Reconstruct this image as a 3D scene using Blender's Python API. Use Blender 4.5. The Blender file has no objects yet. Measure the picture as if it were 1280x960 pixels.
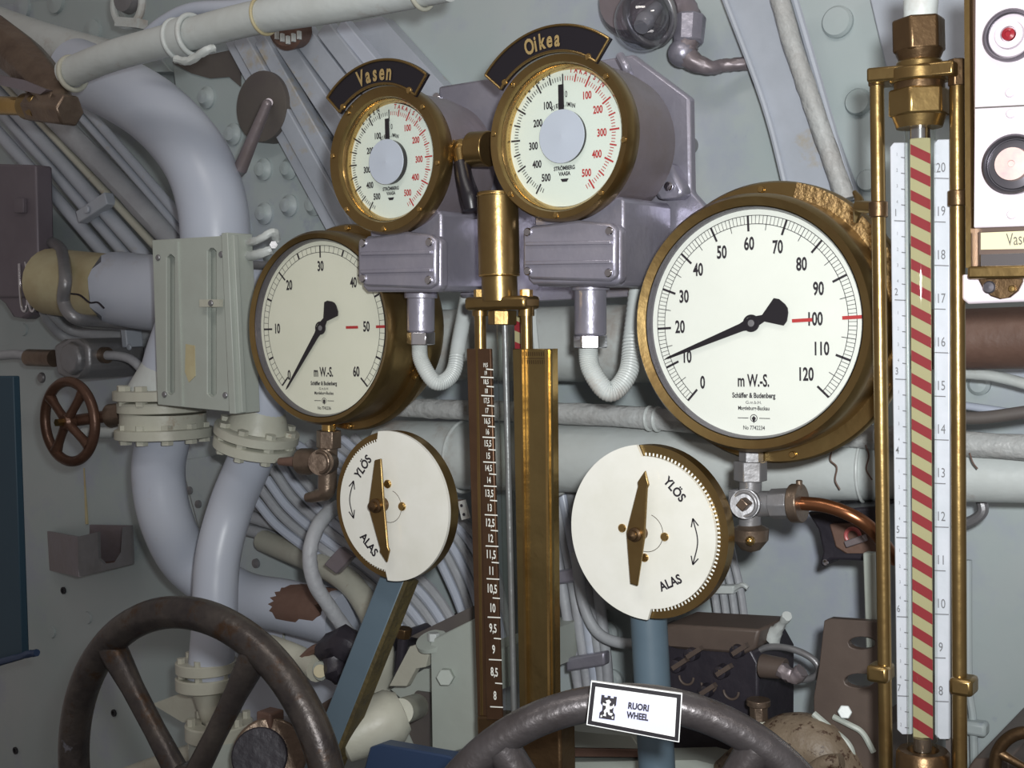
import bpy, math, random
from mathutils import Vector, Matrix
from mathutils.geometry import tessellate_polygon
random.seed(7)
PI = math.pi
scene = bpy.context.scene
COL = scene.collection
# ------------------------------------------------------------------ camera
F = 1600.0                                     # focal length in pixels of the 1280x960 frame
CAM = Vector((0.0, -1.10, 1.50))
YAW, PITCH, ROLL = math.radians(35), math.radians(2.5), math.radians(1.2)
FWD = Vector((-math.sin(YAW)*math.cos(PITCH), math.cos(YAW)*math.cos(PITCH), -math.sin(PITCH)))
R0 = Vector((math.cos(YAW), math.sin(YAW), 0)); U0 = R0.cross(FWD)
RGT = R0*math.cos(ROLL) - U0*math.sin(ROLL); UPV = RGT.cross(FWD)
cd = bpy.data.cameras.new('camera'); cam = bpy.data.objects.new('camera', cd); COL.objects.link(cam)
cd.sensor_width = 36.0; cd.lens = 36.0*F/1280; cd.clip_start = 0.02
cam.matrix_world = Matrix(((RGT.x, UPV.x, -FWD.x, CAM.x), (RGT.y, UPV.y, -FWD.y, CAM.y), (RGT.z, UPV.z, -FWD.z, CAM.z), (0, 0, 0, 1)))
scene.camera = cam
# ------------------------------------------------------------------ light
scene.view_settings.view_transform = 'Standard'; scene.view_settings.look = 'None'
scene.view_settings.gamma = 1; scene.view_settings.exposure = 0.12
w = bpy.data.worlds.new('world'); scene.world = w; w.use_nodes = True
w.node_tree.nodes['Background'].inputs[0].default_value = (1.0, 0.90, 0.86, 1)
w.node_tree.nodes['Background'].inputs[1].default_value = 0.18
def lamp(name, kind, loc, power, size, color=(1, 1, 1), target=None, size_y=None):
    d = bpy.data.lights.new(name, kind); d.energy = power; d.color = color
    if kind == 'AREA':
        d.size = size
        if size_y: d.shape = 'RECTANGLE'; d.size_y = size_y
    else: d.shadow_soft_size = size
    o = bpy.data.objects.new(name, d); COL.objects.link(o); o.location = loc
    if target is not None: o.rotation_euler = (Vector(target)-Vector(loc)).to_track_quat('-Z', 'Y').to_euler()
    return o
lamp('camera_flash', 'SPOT', CAM + RGT*0.045 + UPV*0.055, 64, 0.022, (0.97, 1.0, 1.0), CAM + FWD + RGT*0.16 + UPV*0.10).data.spot_size = math.radians(78)
bpy.data.lights['camera_flash'].spot_blend = 1.0
lamp('overhead_fill', 'AREA', (-0.5, -1.0, 2.75), 5, 0.9, (1.0, 0.96, 0.9), (-0.7, 0.3, 1.3), 0.25)  # unseen area light added overhead for weak top-down shading
lamp('overhead_fill', 'AREA', (1.2, -0.9, 2.6), 3, 0.5, (1.0, 0.93, 0.85), (-0.1, 0.2, 1.4), 0.2)  # second added fill light, out of view to the right

# ------------------------------------------------------------------ pixel -> point
def ray(px, py): return FWD + RGT*((px-640)/F) - UPV*((py-480)/F)
def W(px, py, y):
    d = ray(px, py); return CAM + d*((y-CAM.y)/d.y)
def Cp(px, py, t): return CAM + ray(px, py)*t
def S(px, py, y): return ((y-CAM.y)/ray(px, py).y)/F        # metres per pixel there
HULL = 0.42

# ------------------------------------------------------------------ materials
M = {}
def mat(name, col, rough=0.5, metal=0.0, col2=None, nscale=6.0, amt=0.5, bump=0.0, bscale=60.0, patch=None, coat=0.0, detail=4.0, spec=0.5, wave=None):
    m = bpy.data.materials.new(name); m.use_nodes = True; nt = m.node_tree; N = nt.nodes; L = nt.links
    b = N['Principled BSDF']; b.inputs['Roughness'].default_value = rough; b.inputs['Metallic'].default_value = metal
    b.inputs['Specular IOR Level'].default_value = spec
    if coat: b.inputs['Coat Weight'].default_value = coat; b.inputs['Coat Roughness'].default_value = 0.15
    b.inputs['Base Color'].default_value = (*col, 1)
    tc = N.new('ShaderNodeNewGeometry')
    src = tc.outputs['Position']; cur = None
    if col2:
        n = N.new('ShaderNodeTexNoise'); n.inputs['Scale'].default_value = nscale; n.inputs['Detail'].default_value = detail
        n.inputs['Roughness'].default_value = 0.65
        r = N.new('ShaderNodeValToRGB'); r.color_ramp.elements[0].position = 0.5-amt*0.35; r.color_ramp.elements[1].position = 0.5+amt*0.35
        r.color_ramp.elements[0].color = (*col, 1); r.color_ramp.elements[1].color = (*col2, 1)
        L.new(src, n.inputs['Vector']); L.new(n.outputs['Fac'], r.inputs['Fac']); cur = r.outputs['Color']
    for p in (patch or []):
        pc, ps, lo, hi = p
        n = N.new('ShaderNodeTexNoise'); n.inputs['Scale'].default_value = ps; n.inputs['Detail'].default_value = 6; n.inputs['Roughness'].default_value = 0.7
        mr = N.new('ShaderNodeMapRange'); mr.inputs[1].default_value = lo; mr.inputs[2].default_value = hi
        mx = N.new('ShaderNodeMix'); mx.data_type = 'RGBA'
        L.new(src, n.inputs['Vector']); L.new(n.outputs['Fac'], mr.inputs[0]); L.new(mr.outputs[0], mx.inputs[0])
        if cur: L.new(cur, mx.inputs[6])
        else: mx.inputs[6].default_value = (*col, 1)
        mx.inputs[7].default_value = (*pc, 1); cur = mx.outputs[2]
    if cur: L.new(cur, b.inputs['Base Color'])
    if bump:
        n = N.new('ShaderNodeTexNoise'); n.inputs['Scale'].default_value = bscale; n.inputs['Detail'].default_value = 5
        L.new(src, n.inputs['Vector'])
        bp = N.new('ShaderNodeBump'); bp.inputs['Strength'].default_value = bump; bp.inputs['Distance'].default_value = 0.004
        L.new(n.outputs['Fac'], bp.inputs['Height']); L.new(bp.outputs['Normal'], b.inputs['Normal'])
    M[name] = m; return m
mat('hull', (0.37, 0.45, 0.45), 0.48, 0, (0.46, 0.49, 0.50), 3.0, 0.8, 0.14, 26, [((0.36, 0.38, 0.49), 2.6, 0.50, 0.68), ((0.27, 0.29, 0.40), 8, 0.62, 0.76), ((0.42, 0.36, 0.27), 11, 0.70, 0.78)])
mat('pipe_paint', (0.55, 0.58, 0.63), 0.38, 0, (0.48, 0.50, 0.53), 7, 0.7, 0.14, 30, [((0.36, 0.31, 0.27), 7, 0.56, 0.74)])
mat('pipe_lilac', (0.46, 0.50, 0.60), 0.34, 0, (0.52, 0.55, 0.62), 5, 0.7, 0.12, 24, [((0.40, 0.37, 0.36), 6, 0.60, 0.78)])
mat('pipe_white', (0.60, 0.64, 0.64), 0.40, 0, (0.50, 0.52, 0.50), 8, 0.7, 0.35, 38, [((0.36, 0.30, 0.26), 6, 0.56, 0.72)])
mat('lumpy_paint', (0.50, 0.52, 0.52), 0.42, 0, (0.38, 0.37, 0.36), 22, 0.8, 0.9, 85)
mat('cream_paint', (0.52, 0.53, 0.45), 0.42, 0, (0.44, 0.42, 0.35), 10, 0.8, 0.25, 50, [((0.30, 0.19, 0.12), 14, 0.62, 0.72)])
mat('yellow_primer', (0.56, 0.52, 0.33), 0.5, 0, (0.40, 0.32, 0.18), 10, 0.6, 0.15, 50)
mat('brown_primer', (0.11, 0.06, 0.045), 0.5, 0, (0.17, 0.10, 0.075), 16, 0.7, 0.3, 70)
mat('silver_paint', (0.30, 0.29, 0.36), 0.36, 0.55, (0.40, 0.38, 0.44), 14, 0.7, 0.30, 60)
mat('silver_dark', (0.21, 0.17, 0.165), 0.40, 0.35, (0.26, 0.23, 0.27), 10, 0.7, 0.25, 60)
mat('grey_metal', (0.28, 0.28, 0.30), 0.38, 0.45, (0.20, 0.19, 0.19), 12, 0.7, 0.25, 60)
mat('rib_paint', (0.47, 0.50, 0.57), 0.42, 0, (0.38, 0.41, 0.46), 9, 0.7, 0.35, 34, [((0.42, 0.36, 0.26), 10, 0.60, 0.72)])
mat('cable_grey', (0.42, 0.44, 0.46), 0.5, 0, (0.33, 0.33, 0.36), 14, 0.7, 0.3, 110)
mat('plate_paint', (0.44, 0.48, 0.44), 0.42, 0, (0.36, 0.38, 0.34), 6, 0.8, 0.15, 40, [((0.36, 0.30, 0.20), 13, 0.68, 0.78)])
mat('brass', (0.34, 0.24, 0.10), 0.31, 0.92, (0.25, 0.155, 0.06), 14, 0.7, 0.12, 70)
mat('brass_bright', (0.66, 0.44, 0.17), 0.22, 0.95, (0.48, 0.31, 0.11), 18, 0.7, 0.08, 70)
mat('brass_dark', (0.20, 0.125, 0.06), 0.36, 0.85, (0.10, 0.06, 0.035), 14, 0.8, 0.2, 90)
mat('brass_dent', (0.33, 0.24, 0.10), 0.30, 0.9, (0.20, 0.14, 0.06), 9, 0.8, 1.0, 13)
mat('brass_cast', (0.42, 0.28, 0.12), 0.48, 0.8, (0.24, 0.15, 0.07), 60, 0.8, 0.9, 190)
mat('brass_scale', (0.10, 0.055, 0.035), 0.33, 0.7, (0.16, 0.09, 0.05), 22, 0.8, 0.1, 60)
mat('bronze', (0.29, 0.22, 0.165), 0.34, 0.75, (0.13, 0.09, 0.07), 20, 0.8, 0.3, 90)
mat('copper', (0.36, 0.15, 0.07), 0.28, 0.9, (0.24, 0.10, 0.05), 20, 0.7)
mat('chrome', (0.75, 0.74, 0.78), 0.16, 1.0)
mat('dial_white', (0.74, 0.76, 0.70), 0.5, 0, (0.70, 0.72, 0.66), 20, 0.8)
mat('dial_cream', (0.70, 0.71, 0.58), 0.5, 0, (0.75, 0.75, 0.63), 20, 0.8)
mat('dial_mint', (0.66, 0.73, 0.66), 0.5)
mat('dial_hub', (0.52, 0.57, 0.66), 0.3, 0.1)
mat('disc_white', (0.78, 0.77, 0.72), 0.4, 0, (0.70, 0.69, 0.62), 16, 0.6, 0.06, 40, [((0.45, 0.36, 0.18), 26, 0.76, 0.80)], coat=0.3)
mat('black_paint', (0.012, 0.010, 0.014), 0.35)
mat('ink', (0.014, 0.010, 0.016), 0.6)
mat('ink_red', (0.42, 0.03, 0.03), 0.6)
mat('ink_soft', (0.14, 0.14, 0.15), 0.6)
mat('white_fill', (0.80, 0.80, 0.74), 0.5)
mat('gold_letter', (0.50, 0.36, 0.16), 0.4, 0.5)
mat('bezel_steel', (0.16, 0.15, 0.17), 0.3, 0.7)
mat('blue_post', (0.105, 0.150, 0.190), 0.42, 0, (0.085, 0.125, 0.16), 8, 0.6, 0.06, 30)
mat('blue_board', (0.022, 0.055, 0.085), 0.5, 0, (0.028, 0.066, 0.10), 5, 0.7, 0.1, 40)
mat('navy_plate', (0.03, 0.055, 0.12), 0.45)
mat('rust_dark', (0.045, 0.035, 0.018), 0.65, 0.1, (0.12, 0.09, 0.03), 40, 0.8, 0.7, 120)
mat('wheel_iron', (0.040, 0.034, 0.036), 0.36, 0.55, (0.10, 0.085, 0.075), 26, 0.7, 0.35, 70, [((0.065, 0.036, 0.020), 30, 0.55, 0.66), ((0.17, 0.17, 0.20), 34, 0.68, 0.74)])
mat('wheel_worn', (0.11, 0.10, 0.105), 0.34, 0.5, (0.065, 0.055, 0.055), 24, 0.7, 0.4, 60, [((0.19, 0.18, 0.18), 18, 0.60, 0.72)])
mat('wheel_brown', (0.09, 0.045, 0.03), 0.35, 0.45, (0.14, 0.075, 0.05), 30, 0.7, 0.2, 80)
mat('box_purple', (0.15, 0.125, 0.15), 0.45, 0.15, (0.19, 0.165, 0.19), 8, 0.6, 0.08, 50)
mat('box_black', (0.022, 0.020, 0.028), 0.4, 0.2, (0.040, 0.034, 0.044), 20, 0.7, 0.3, 60)
mat('box_brown', (0.115, 0.085, 0.07), 0.5, 0.1, (0.085, 0.062, 0.052), 12, 0.6, 0.1, 60)
mat('hole_dark', (0.03, 0.03, 0.035), 0.7)
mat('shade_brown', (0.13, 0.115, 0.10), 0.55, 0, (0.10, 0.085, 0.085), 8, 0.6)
mat('rusty_cast', (0.22, 0.17, 0.12), 0.5, 0, (0.13, 0.095, 0.065), 18, 0.7, 0.8, 60, [((0.05, 0.025, 0.015), 75, 0.54, 0.60)])
mat('panel_pink', (0.70, 0.61, 0.68), 0.35, 0, (0.76, 0.69, 0.74), 6, 0.6, 0.03, 30, coat=0.2)
mat('panel_frame', (0.17, 0.12, 0.10), 0.35, 0.5)
mat('label_cream', (0.72, 0.66, 0.42), 0.4)
mat('stripe_red', (0.25, 0.022, 0.03), 0.4)
mat('stripe_cream', (0.38, 0.34, 0.19), 0.45)
mat('scale_plate', (0.62, 0.64, 0.70), 0.32, 0.15, (0.54, 0.57, 0.62), 30, 0.6, 0.12, 70)
mat('sign_white', (0.62, 0.63, 0.86), 0.5)
mat('sign_rim', (0.85, 0.85, 0.85), 0.4)
mat('bulb', (0.35, 0.35, 0.38), 0.2, 0.3)
mat('lens_red', (0.30, 0.02, 0.03), 0.25)
mat('dirty_pink', (0.62, 0.40, 0.42), 0.45, 0, (0.72, 0.58, 0.50), 120, 0.8)
mat('red_ring', (0.45, 0.10, 0.10), 0.4)
mat('floor_paint', (0.16, 0.17, 0.17), 0.6, 0, (0.11, 0.11, 0.11), 6, 0.7, 0.2, 30)
def glass(name, tint=(1, 1, 1), gl=0.04, rough=0.02):
    m = bpy.data.materials.new(name); m.use_nodes = True; nt = m.node_tree; N = nt.nodes; L = nt.links
    N.remove(N['Principled BSDF']); o = N['Material Output']
    t = N.new('ShaderNodeBsdfTransparent'); t.inputs[0].default_value = (*tint, 1)
    g = N.new('ShaderNodeBsdfGlossy'); g.inputs['Roughness'].default_value = rough
    lw = N.new('ShaderNodeLayerWeight'); lw.inputs[0].default_value = 0.5
    pw = N.new('ShaderNodeMath'); pw.operation = 'POWER'; pw.inputs[1].default_value = 5; L.new(lw.outputs['Facing'], pw.inputs[0])
    fr = N.new('ShaderNodeMath'); fr.operation = 'MULTIPLY_ADD'; fr.inputs[1].default_value = 0.96; fr.inputs[2].default_value = gl; L.new(pw.outputs[0], fr.inputs[0])
    mx = N.new('ShaderNodeMixShader'); L.new(fr.outputs[0], mx.inputs[0]); L.new(t.outputs[0], mx.inputs[1]); L.new(g.outputs[0], mx.inputs[2])
    L.new(mx.outputs[0], o.inputs[0]); M[name] = m
glass('glass'); glass('lamp_glass', (0.85, 0.85, 0.88), 0.12); glass('tube_glass', (0.93, 0.95, 0.93))

# ------------------------------------------------------------------ mesh builder
def perp(a):
    a = a.normalized(); r = Vector((0, 0, 1)) if abs(a.z) < 0.9 else Vector((1, 0, 0))
    u = a.cross(r).normalized(); return u, a.cross(u).normalized()
def spline(pts, k=6):
    P = [Vector(p) for p in pts]
    if len(P) < 3: return P
    out = []
    for i in range(len(P)-1):
        p0 = P[i-1] if i else P[0]*2-P[1]; p1 = P[i]; p2 = P[i+1]; p3 = P[i+2] if i+2 < len(P) else P[-1]*2-P[-2]
        for j in range(k):
            t = j/k
            out.append(0.5*((2*p1)+(p2-p0)*t+(2*p0-5*p1+4*p2-p3)*t*t+(3*p1-p0-3*p2+p3)*t**3))
    out.append(P[-1]); return out
_glyph = {}
def glyphs(s, bold=0.0):
    k = (s, bold)
    if k not in _glyph:
        c = bpy.data.curves.new('t', 'FONT'); c.body = s; c.align_x = 'CENTER'; c.align_y = 'CENTER'; c.resolution_u = 3; c.offset = bold
        o = bpy.data.objects.new('t', c); COL.objects.link(o)
        me = bpy.data.meshes.new_from_object(o.evaluated_get(bpy.context.evaluated_depsgraph_get()))
        _glyph[k] = ([tuple(v.co) for v in me.vertices], [tuple(p.vertices) for p in me.polygons])
        bpy.data.objects.remove(o); bpy.data.curves.remove(c); bpy.data.meshes.remove(me)
    return _glyph[k]
class MB:
    def __init__(s): s.v = []; s.f = []
    def add(s, vs, fs):
        n = len(s.v); s.v += [Vector(v) for v in vs]; s.f += [tuple(i+n for i in f) for f in fs]; return s
    def box(s, c, size, rot=None):
        c = Vector(c); h = Vector(size)/2; vs = []
        for i in range(8):
            d = Vector((h.x*(1 if i & 1 else -1), h.y*(1 if i & 2 else -1), h.z*(1 if i & 4 else -1)))
            vs.append(c+(rot @ d if rot else d))
        return s.add(vs, [(0, 2, 3, 1), (4, 5, 7, 6), (0, 1, 5, 4), (2, 6, 7, 3), (0, 4, 6, 2), (1, 3, 7, 5)])
    def beam(s, a, b, wd, th, side=None):                      # box from a to b, width along side, thickness across
        a = Vector(a); b = Vector(b); d = (b-a); u = Vector(side) if side else Vector((0, 1, 0)).cross(d)
        u = u.normalized(); n = d.cross(u).normalized(); vs = []
        for p in (a, b):
            for i, j in ((-1, -1), (1, -1), (1, 1), (-1, 1)): vs.append(p+u*i*wd/2+n*j*th/2)
        return s.add(vs, [(0, 1, 2, 3), (7, 6, 5, 4), (0, 4, 5, 1), (1, 5, 6, 2), (2, 6, 7, 3), (3, 7, 4, 0)])
    def cyl(s, a, b, r, r1=None, n=28, cap=True):
        a = Vector(a); b = Vector(b); r1 = r if r1 is None else r1; u, v = perp(b-a); vs = []; fs = []
        for p, q in ((a, r), (b, r1)):
            for i in range(n): t = 2*PI*i/n; vs.append(p+(u*math.cos(t)+v*math.sin(t))*q)
        for i in range(n): j = (i+1) % n; fs.append((i, j, n+j, n+i))
        if cap: fs += [tuple(range(n))[::-1], tuple(range(n, 2*n))]
        return s.add(vs, fs)
    def tube(s, pts, r, n=14, k=6, cap=True, jag=0.0, lump=0.0):
        P = spline(pts, k); m = len(P)
        if isinstance(r, (list, tuple)):
            rr = []; nn = len(r)-1
            for i in range(m):
                x = i/(m-1)*nn; q = min(int(x), nn-1); rr.append(r[q]+(r[q+1]-r[q])*(x-q))
        else: rr = [r]*m
        vs = []; fs = []; u = None
        for i in range(m):
            d = (P[min(i+1, m-1)]-P[max(i-1, 0)]).normalized()
            if u is None: u, v = perp(d)
            else: u = (u-d*u.dot(d)).normalized(); v = d.cross(u)
            for j in range(n):
                t = 2*PI*j/n; off = d*random.uniform(-jag, jag) if jag and i in (0, m-1) else Vector()
                q = rr[i]*(1+(random.uniform(-lump, lump) if lump else 0))
                vs.append(P[i]+(u*math.cos(t)+v*math.sin(t))*q+off)
        for i in range(m-1):
            for j in range(n): k2 = (j+1) % n; fs.append((i*n+j, i*n+k2, (i+1)*n+k2, (i+1)*n+j))
        if cap: fs += [tuple(range(n))[::-1], tuple(range((m-1)*n, m*n))]
        return s.add(vs, fs)
    def lathe(s, o, axis, prof, n=64):                          # prof: (radius, height along axis)
        o = Vector(o); a = Vector(axis).normalized(); u, v = perp(a); vs = []; fs = []; m = len(prof)
        for r, h in prof:
            for i in range(n): t = 2*PI*i/n; vs.append(o+a*h+(u*math.cos(t)+v*math.sin(t))*max(r, 1e-5))
        for k in range(m-1):
            for i in range(n): j = (i+1) % n; fs.append((k*n+i, k*n+j, (k+1)*n+j, (k+1)*n+i))
        return s.add(vs, fs)
    def torus(s, c, axis, R, r, n=64, m=14, a0=0, a1=2*PI):
        c = Vector(c); a = Vector(axis).normalized(); u, v = perp(a); full = a1-a0 > 6.28
        vs = []; fs = []; nn = n if full else n+1
        for i in range(nn):
            t = a0+(a1-a0)*i/n; d = u*math.cos(t)+v*math.sin(t)
            for j in range(m): q = 2*PI*j/m; vs.append(c+d*(R+r*math.cos(q))+a*r*math.sin(q))
        for i in range(n):
            i2 = (i+1) % nn
            for j in range(m): k = (j+1) % m; fs.append((i*m+j, i2*m+j, i2*m+k, i*m+k))
        return s.add(vs, fs)
    def plate(s, loops, y0, y1):                                # prism across y; loops of world points, first outer, others holes
        L = [[Vector((p[0], 0, p[-1])) for p in lp] for lp in loops]
        flat = [p for lp in L for p in lp]; n = len(flat)
        tri = tessellate_polygon(L)
        vs = [Vector((p.x, y0, p.z)) for p in flat]+[Vector((p.x, y1, p.z)) for p in flat]; fs = []
        for t in tri:
            a, b, c = (flat[i] for i in t); cr = (b.x-a.x)*(c.z-a.z)-(b.z-a.z)*(c.x-a.x)
            t = tuple(t) if cr > 0 else tuple(t)[::-1]
            fs.append(t); fs.append(tuple(i+n for i in t)[::-1])
        base = 0
        for li, lp in enumerate(L):
            m = len(lp); ar = sum(lp[i].x*lp[(i+1) % m].z-lp[(i+1) % m].x*lp[i].z for i in range(m))
            ccw = ar > 0
            for i in range(m):
                a = base+i; b = base+(i+1) % m
                q = (b, a, a+n, b+n)
                if ccw != (li == 0): q = q[::-1]
                fs.append(q)
            base += m
        return s.add(vs, fs)
    def pp(s, px, y, th, holes=()):                             # plate from pixel outline standing at plane y, thickness th backwards
        return s.plate([[W(a, b, y) for a, b in px]]+[[W(a, b, y) for a, b in h] for h in holes], y, y+th)
    def sphere(s, c, r, n=20, m=12, sc=(1, 1, 1)):
        c = Vector(c); vs = []; fs = []
        for i in range(m+1):
            p = PI*i/m
            for j in range(n): t = 2*PI*j/n; vs.append(c+Vector((r*sc[0]*math.sin(p)*math.cos(t), r*sc[1]*math.sin(p)*math.sin(t), r*sc[2]*math.cos(p))))
        for i in range(m):
            for j in range(n): k = (j+1) % n; fs.append((i*n+j, (i+1)*n+j, (i+1)*n+k, i*n+k))
        return s.add(vs, fs)
    def text(s, st, c, size, e1=(1, 0, 0), e2=(0, 0, 1), xs=0.75, bold=0.0, rot=0.0):
        e1 = Vector(e1).normalized(); e2 = Vector(e2).normalized()
        if rot: e1, e2 = e1*math.cos(rot)+e2*math.sin(rot), e2*math.cos(rot)-e1*math.sin(rot)
        vs, fs = glyphs(st, bold); c = Vector(c)
        return s.add([c+e1*(x*size*xs)+e2*(y*size) for x, y, z in vs], fs)
    def quad(s, pts): return s.add(pts, [(0, 1, 2, 3)])
    def tick(s, C, a, r0, r1, wd, y=None):                      # flat radial mark on a dial facing -y
        d = Vector((math.sin(a), 0, math.cos(a))); t = Vector((math.cos(a), 0, -math.sin(a)))*wd/2
        return s.quad([C+d*r0-t, C+d*r0+t, C+d*r1+t, C+d*r1-t])
    def arc(s, C, r0, r1, a0, a1, n=48):
        vs = []; fs = []
        for i in range(n+1):
            a = a0+(a1-a0)*i/n; d = Vector((math.sin(a), 0, math.cos(a))); vs += [C+d*r0, C+d*r1]
        for i in range(n): fs.append((2*i, 2*i+2, 2*i+3, 2*i+1))
        return s.add(vs, fs)
ORG = {}
def _props(o, label=None, cat=None, group=None, kind=None):
    for k, v in (('label', label), ('category', cat), ('group', group), ('kind', kind)):
        if v: o[k] = v
    return o
def thing(name, label, cat, loc, group=None, kind=None):
    o = bpy.data.objects.new(name, None); COL.objects.link(o); o.location = loc; o.empty_display_size = 0.02
    ORG[o.name] = Vector(loc); return _props(o, label, cat, group, kind)
def obj(name, mb, m, parent=None, label=None, cat=None, group=None, kind=None, smooth=35, bev=0.0):
    me = bpy.data.meshes.new(name)
    if parent: org = ORG[parent.name]
    else:
        lo = Vector((min(v.x for v in mb.v), min(v.y for v in mb.v), min(v.z for v in mb.v))); hi = Vector((max(v.x for v in mb.v), max(v.y for v in mb.v), max(v.z for v in mb.v)))
        org = Vector(((lo.x+hi.x)/2, (lo.y+hi.y)/2, lo.z))
    me.from_pydata([tuple(v-org) for v in mb.v], [], mb.f); me.validate()
    me.materials.append(M[m]); me.shade_smooth(); me.set_sharp_from_angle(angle=math.radians(smooth))
    o = bpy.data.objects.new(name, me); COL.objects.link(o)
    if parent: o.parent = parent
    else: o.location = org
    ORG[o.name] = org
    if bev:
        b = o.modifiers.new('bevel', 'BEVEL'); b.width = bev; b.segments = 2; b.limit_method = 'ANGLE'; b.angle_limit = math.radians(40)
    return _props(o, label, cat, group, kind)
def copies(src, pts, parent):                                   # alike parts sharing one mesh; src was built at pts[0]
    p0 = Vector(pts[0])
    for p in pts[1:]:
        c = src.copy(); COL.objects.link(c); c.parent = parent; c.location = src.location+(Vector(p)-p0); ORG[c.name] = ORG[src.name]+(Vector(p)-p0)
FR = Vector((0, -1, 0))
def screw_mb(p, r, h=None, axis=FR, slot=True, hexa=False):
    h = h or r*0.6; m = MB()
    if hexa: m.cyl(p, Vector(p)+Vector(axis)*h, r, n=6)
    else: m.lathe(p, axis, [(r, 0), (r, h*0.5), (r*0.8, h*0.9), (0, h)], 16)
    return m
def screws(pts, r, m, parent, name='screw', hexa=False, h=None):
    o = obj(name, screw_mb(pts[0], r, hexa=hexa, h=h), m, parent); copies(o, pts, parent); return o
def pol(C, r, deg, y=0.0):
    a = math.radians(deg); return Vector((C[0]+r*math.sin(a), C[1]+y, C[2]+r*math.cos(a)))
# ================================================================== SETTING
m = MB().box((-0.9, HULL+0.03, 1.35), (5.0, 0.06, 2.7)); hull = obj('wall_back', m, 'hull', kind='structure')
m = MB().box((-0.9, -0.9, -0.03), (5.0, 2.7, 0.06)); obj('floor', m, 'floor_paint', kind='structure')
rv = [(1048, 28, 20), (1074, 128, 17), (1086, 226, 14)]
for i, (a, b, r) in enumerate(rv):
    p = W(a, b, HULL); q = r*S(a, b, HULL); obj('rivet', MB().lathe(p, FR, [(q, 0), (q, .005), (q*.85, .009), (0, .0095)], 28), 'hull', hull)
for a, b in ((65, 790), (110, 772), (30, 412), (1180, 860)):
    p = W(a, b, HULL); q = 8*S(a, b, HULL); obj('rivet', MB().lathe(p, FR, [(q, 0), (q*.9, .003), (0, .0035)], 20), 'hull', hull)
for a, b in ((80, 738), (20, 938), (114, 884), (143, 891)):
    p = W(a, b, HULL); q = 4.5*S(a, b, HULL); obj('bolt_hole', MB().lathe(p, FR, [(q, 0), (q, .003), (q*.6, .003), (q*.6, .0005), (0, .0005)], 16), 'hole_dark', hull)
for a, b in ((762, 790), (768, 850), (1225, 480)):
    p = W(a, b, HULL); q = 14*S(a, b, HULL); obj('rivet', MB().lathe(p, FR, [(q, 0), (q, .006), (q*.7, .010), (0, .011)], 24), 'hull', hull)
# hull frames: flat plates and channels on the hull
def hullplate(name, px, y, mt='rib_paint', kind='structure', parent=None, bev=0.002, **k):
    return obj(name, MB().pp(px, y, HULL-y-0.001), mt, parent, kind=kind if not parent else None, bev=bev, **k)
rib = hullplate('trim_1', [(898, -10), (966, -10), (1060, 245), (985, 245), (960, 150)], 0.37)
obj('cable_run', MB().tube([W(a, b, 0.352) for a, b in ((972, -12), (992, 60), (1016, 130), (1045, 215), (1058, 250))], 12*S(1010, 120, .35), 14, lump=.05), 'lumpy_paint', rib)
obj('edge_strip', MB().tube([W(a, b, 0.372) for a, b in ((990, -12), (1014, 70), (1066, 250))], 5*S(1010, 120, .37), 8), 'rib_paint', rib)
obj('edge_strip', MB().tube([W(a, b, 0.366) for a, b in ((902, -12), (955, 130), (985, 245))], 4*S(930, 120, .37), 8), 'rib_paint', rib)
hullplate('trim_2', [(1085, -10), (1210, -10), (1215, 150), (1112, 105)], 0.40)
# left channel frame with long strips
tr = hullplate('trim_3', [(278, 40), (440, 40), (600, 205), (540, 330), (430, 330)], 0.385)
for k, (x0, y0, x1, y1, ww, mt) in enumerate(((292, 50, 428, 300, 9, 'rib_paint'), (304, 48, 440, 290, 12, 'rib_paint'), (330, 50, 452, 268, 10, 'rib_paint'), (352, 45, 480, 240, 12, 'rib_paint'),
        (380, 42, 500, 200, 15, 'rib_paint'), (408, 36, 520, 180, 12, 'rib_paint'), (430, 32, 560, 190, 9, 'pipe_lilac'))):
    y = 0.362 - 0.006*(k % 2)
    obj('strip', MB().beam(W(x0, y0, y), W(x1, y1, y), ww*2*S(420, 150, y), 0.022), mt, tr, bev=0.002)
hullplate('trim_4', [(440, 28), (476, 20), (610, 170), (570, 190)], 0.39)
gus = hullplate('trim_5', [(215, 75), (300, 60), (430, 300), (430, 330), (300, 330), (230, 200)], 0.375, 'hull')
for a, b in ((260, 122), (293, 168), (331, 212), (363, 211), (332, 267), (363, 257), (394, 256), (305, 285)):
    p = W(a, b, .375); q = 14*S(a, b, .375); obj('rivet', MB().lathe(p, FR, [(q, 0), (q, .004), (q*.75, .007), (q*.6, .013), (0, .015)], 22), 'hull', gus)
obj('round_opening_shade', MB().lathe(W(327, 133, .344), FR, [(44*S(326, 130, .34), -.03), (44*S(326, 130, .34), .001), (42*S(326, 130, .34), .002), (0, .002)], 48), 'shade_brown', gus)  # solid disc coloured dark for the shade inside a round opening
obj('recess_shade', MB().pp([(215, 78), (300, 60), (300, 108), (286, 96), (262, 98), (240, 92)], .372, .004), 'shade_brown', gus)  # flat plate; the shade of a recess is put into its colour
hullplate('trim_6', [(-10, 5), (75, 0), (140, 0), (215, 90), (120, 90), (60, 30), (-10, 60)], 0.38, 'hull')
for a, b in ((30, 10), (118, 40), (72, 2)):
    p = W(a, b, .38); q = 15*S(a, b, .38); obj('rivet', MB().lathe(p, FR, [(q, 0), (q, .007), (0, .012)], 22), 'hull', gus)
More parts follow.
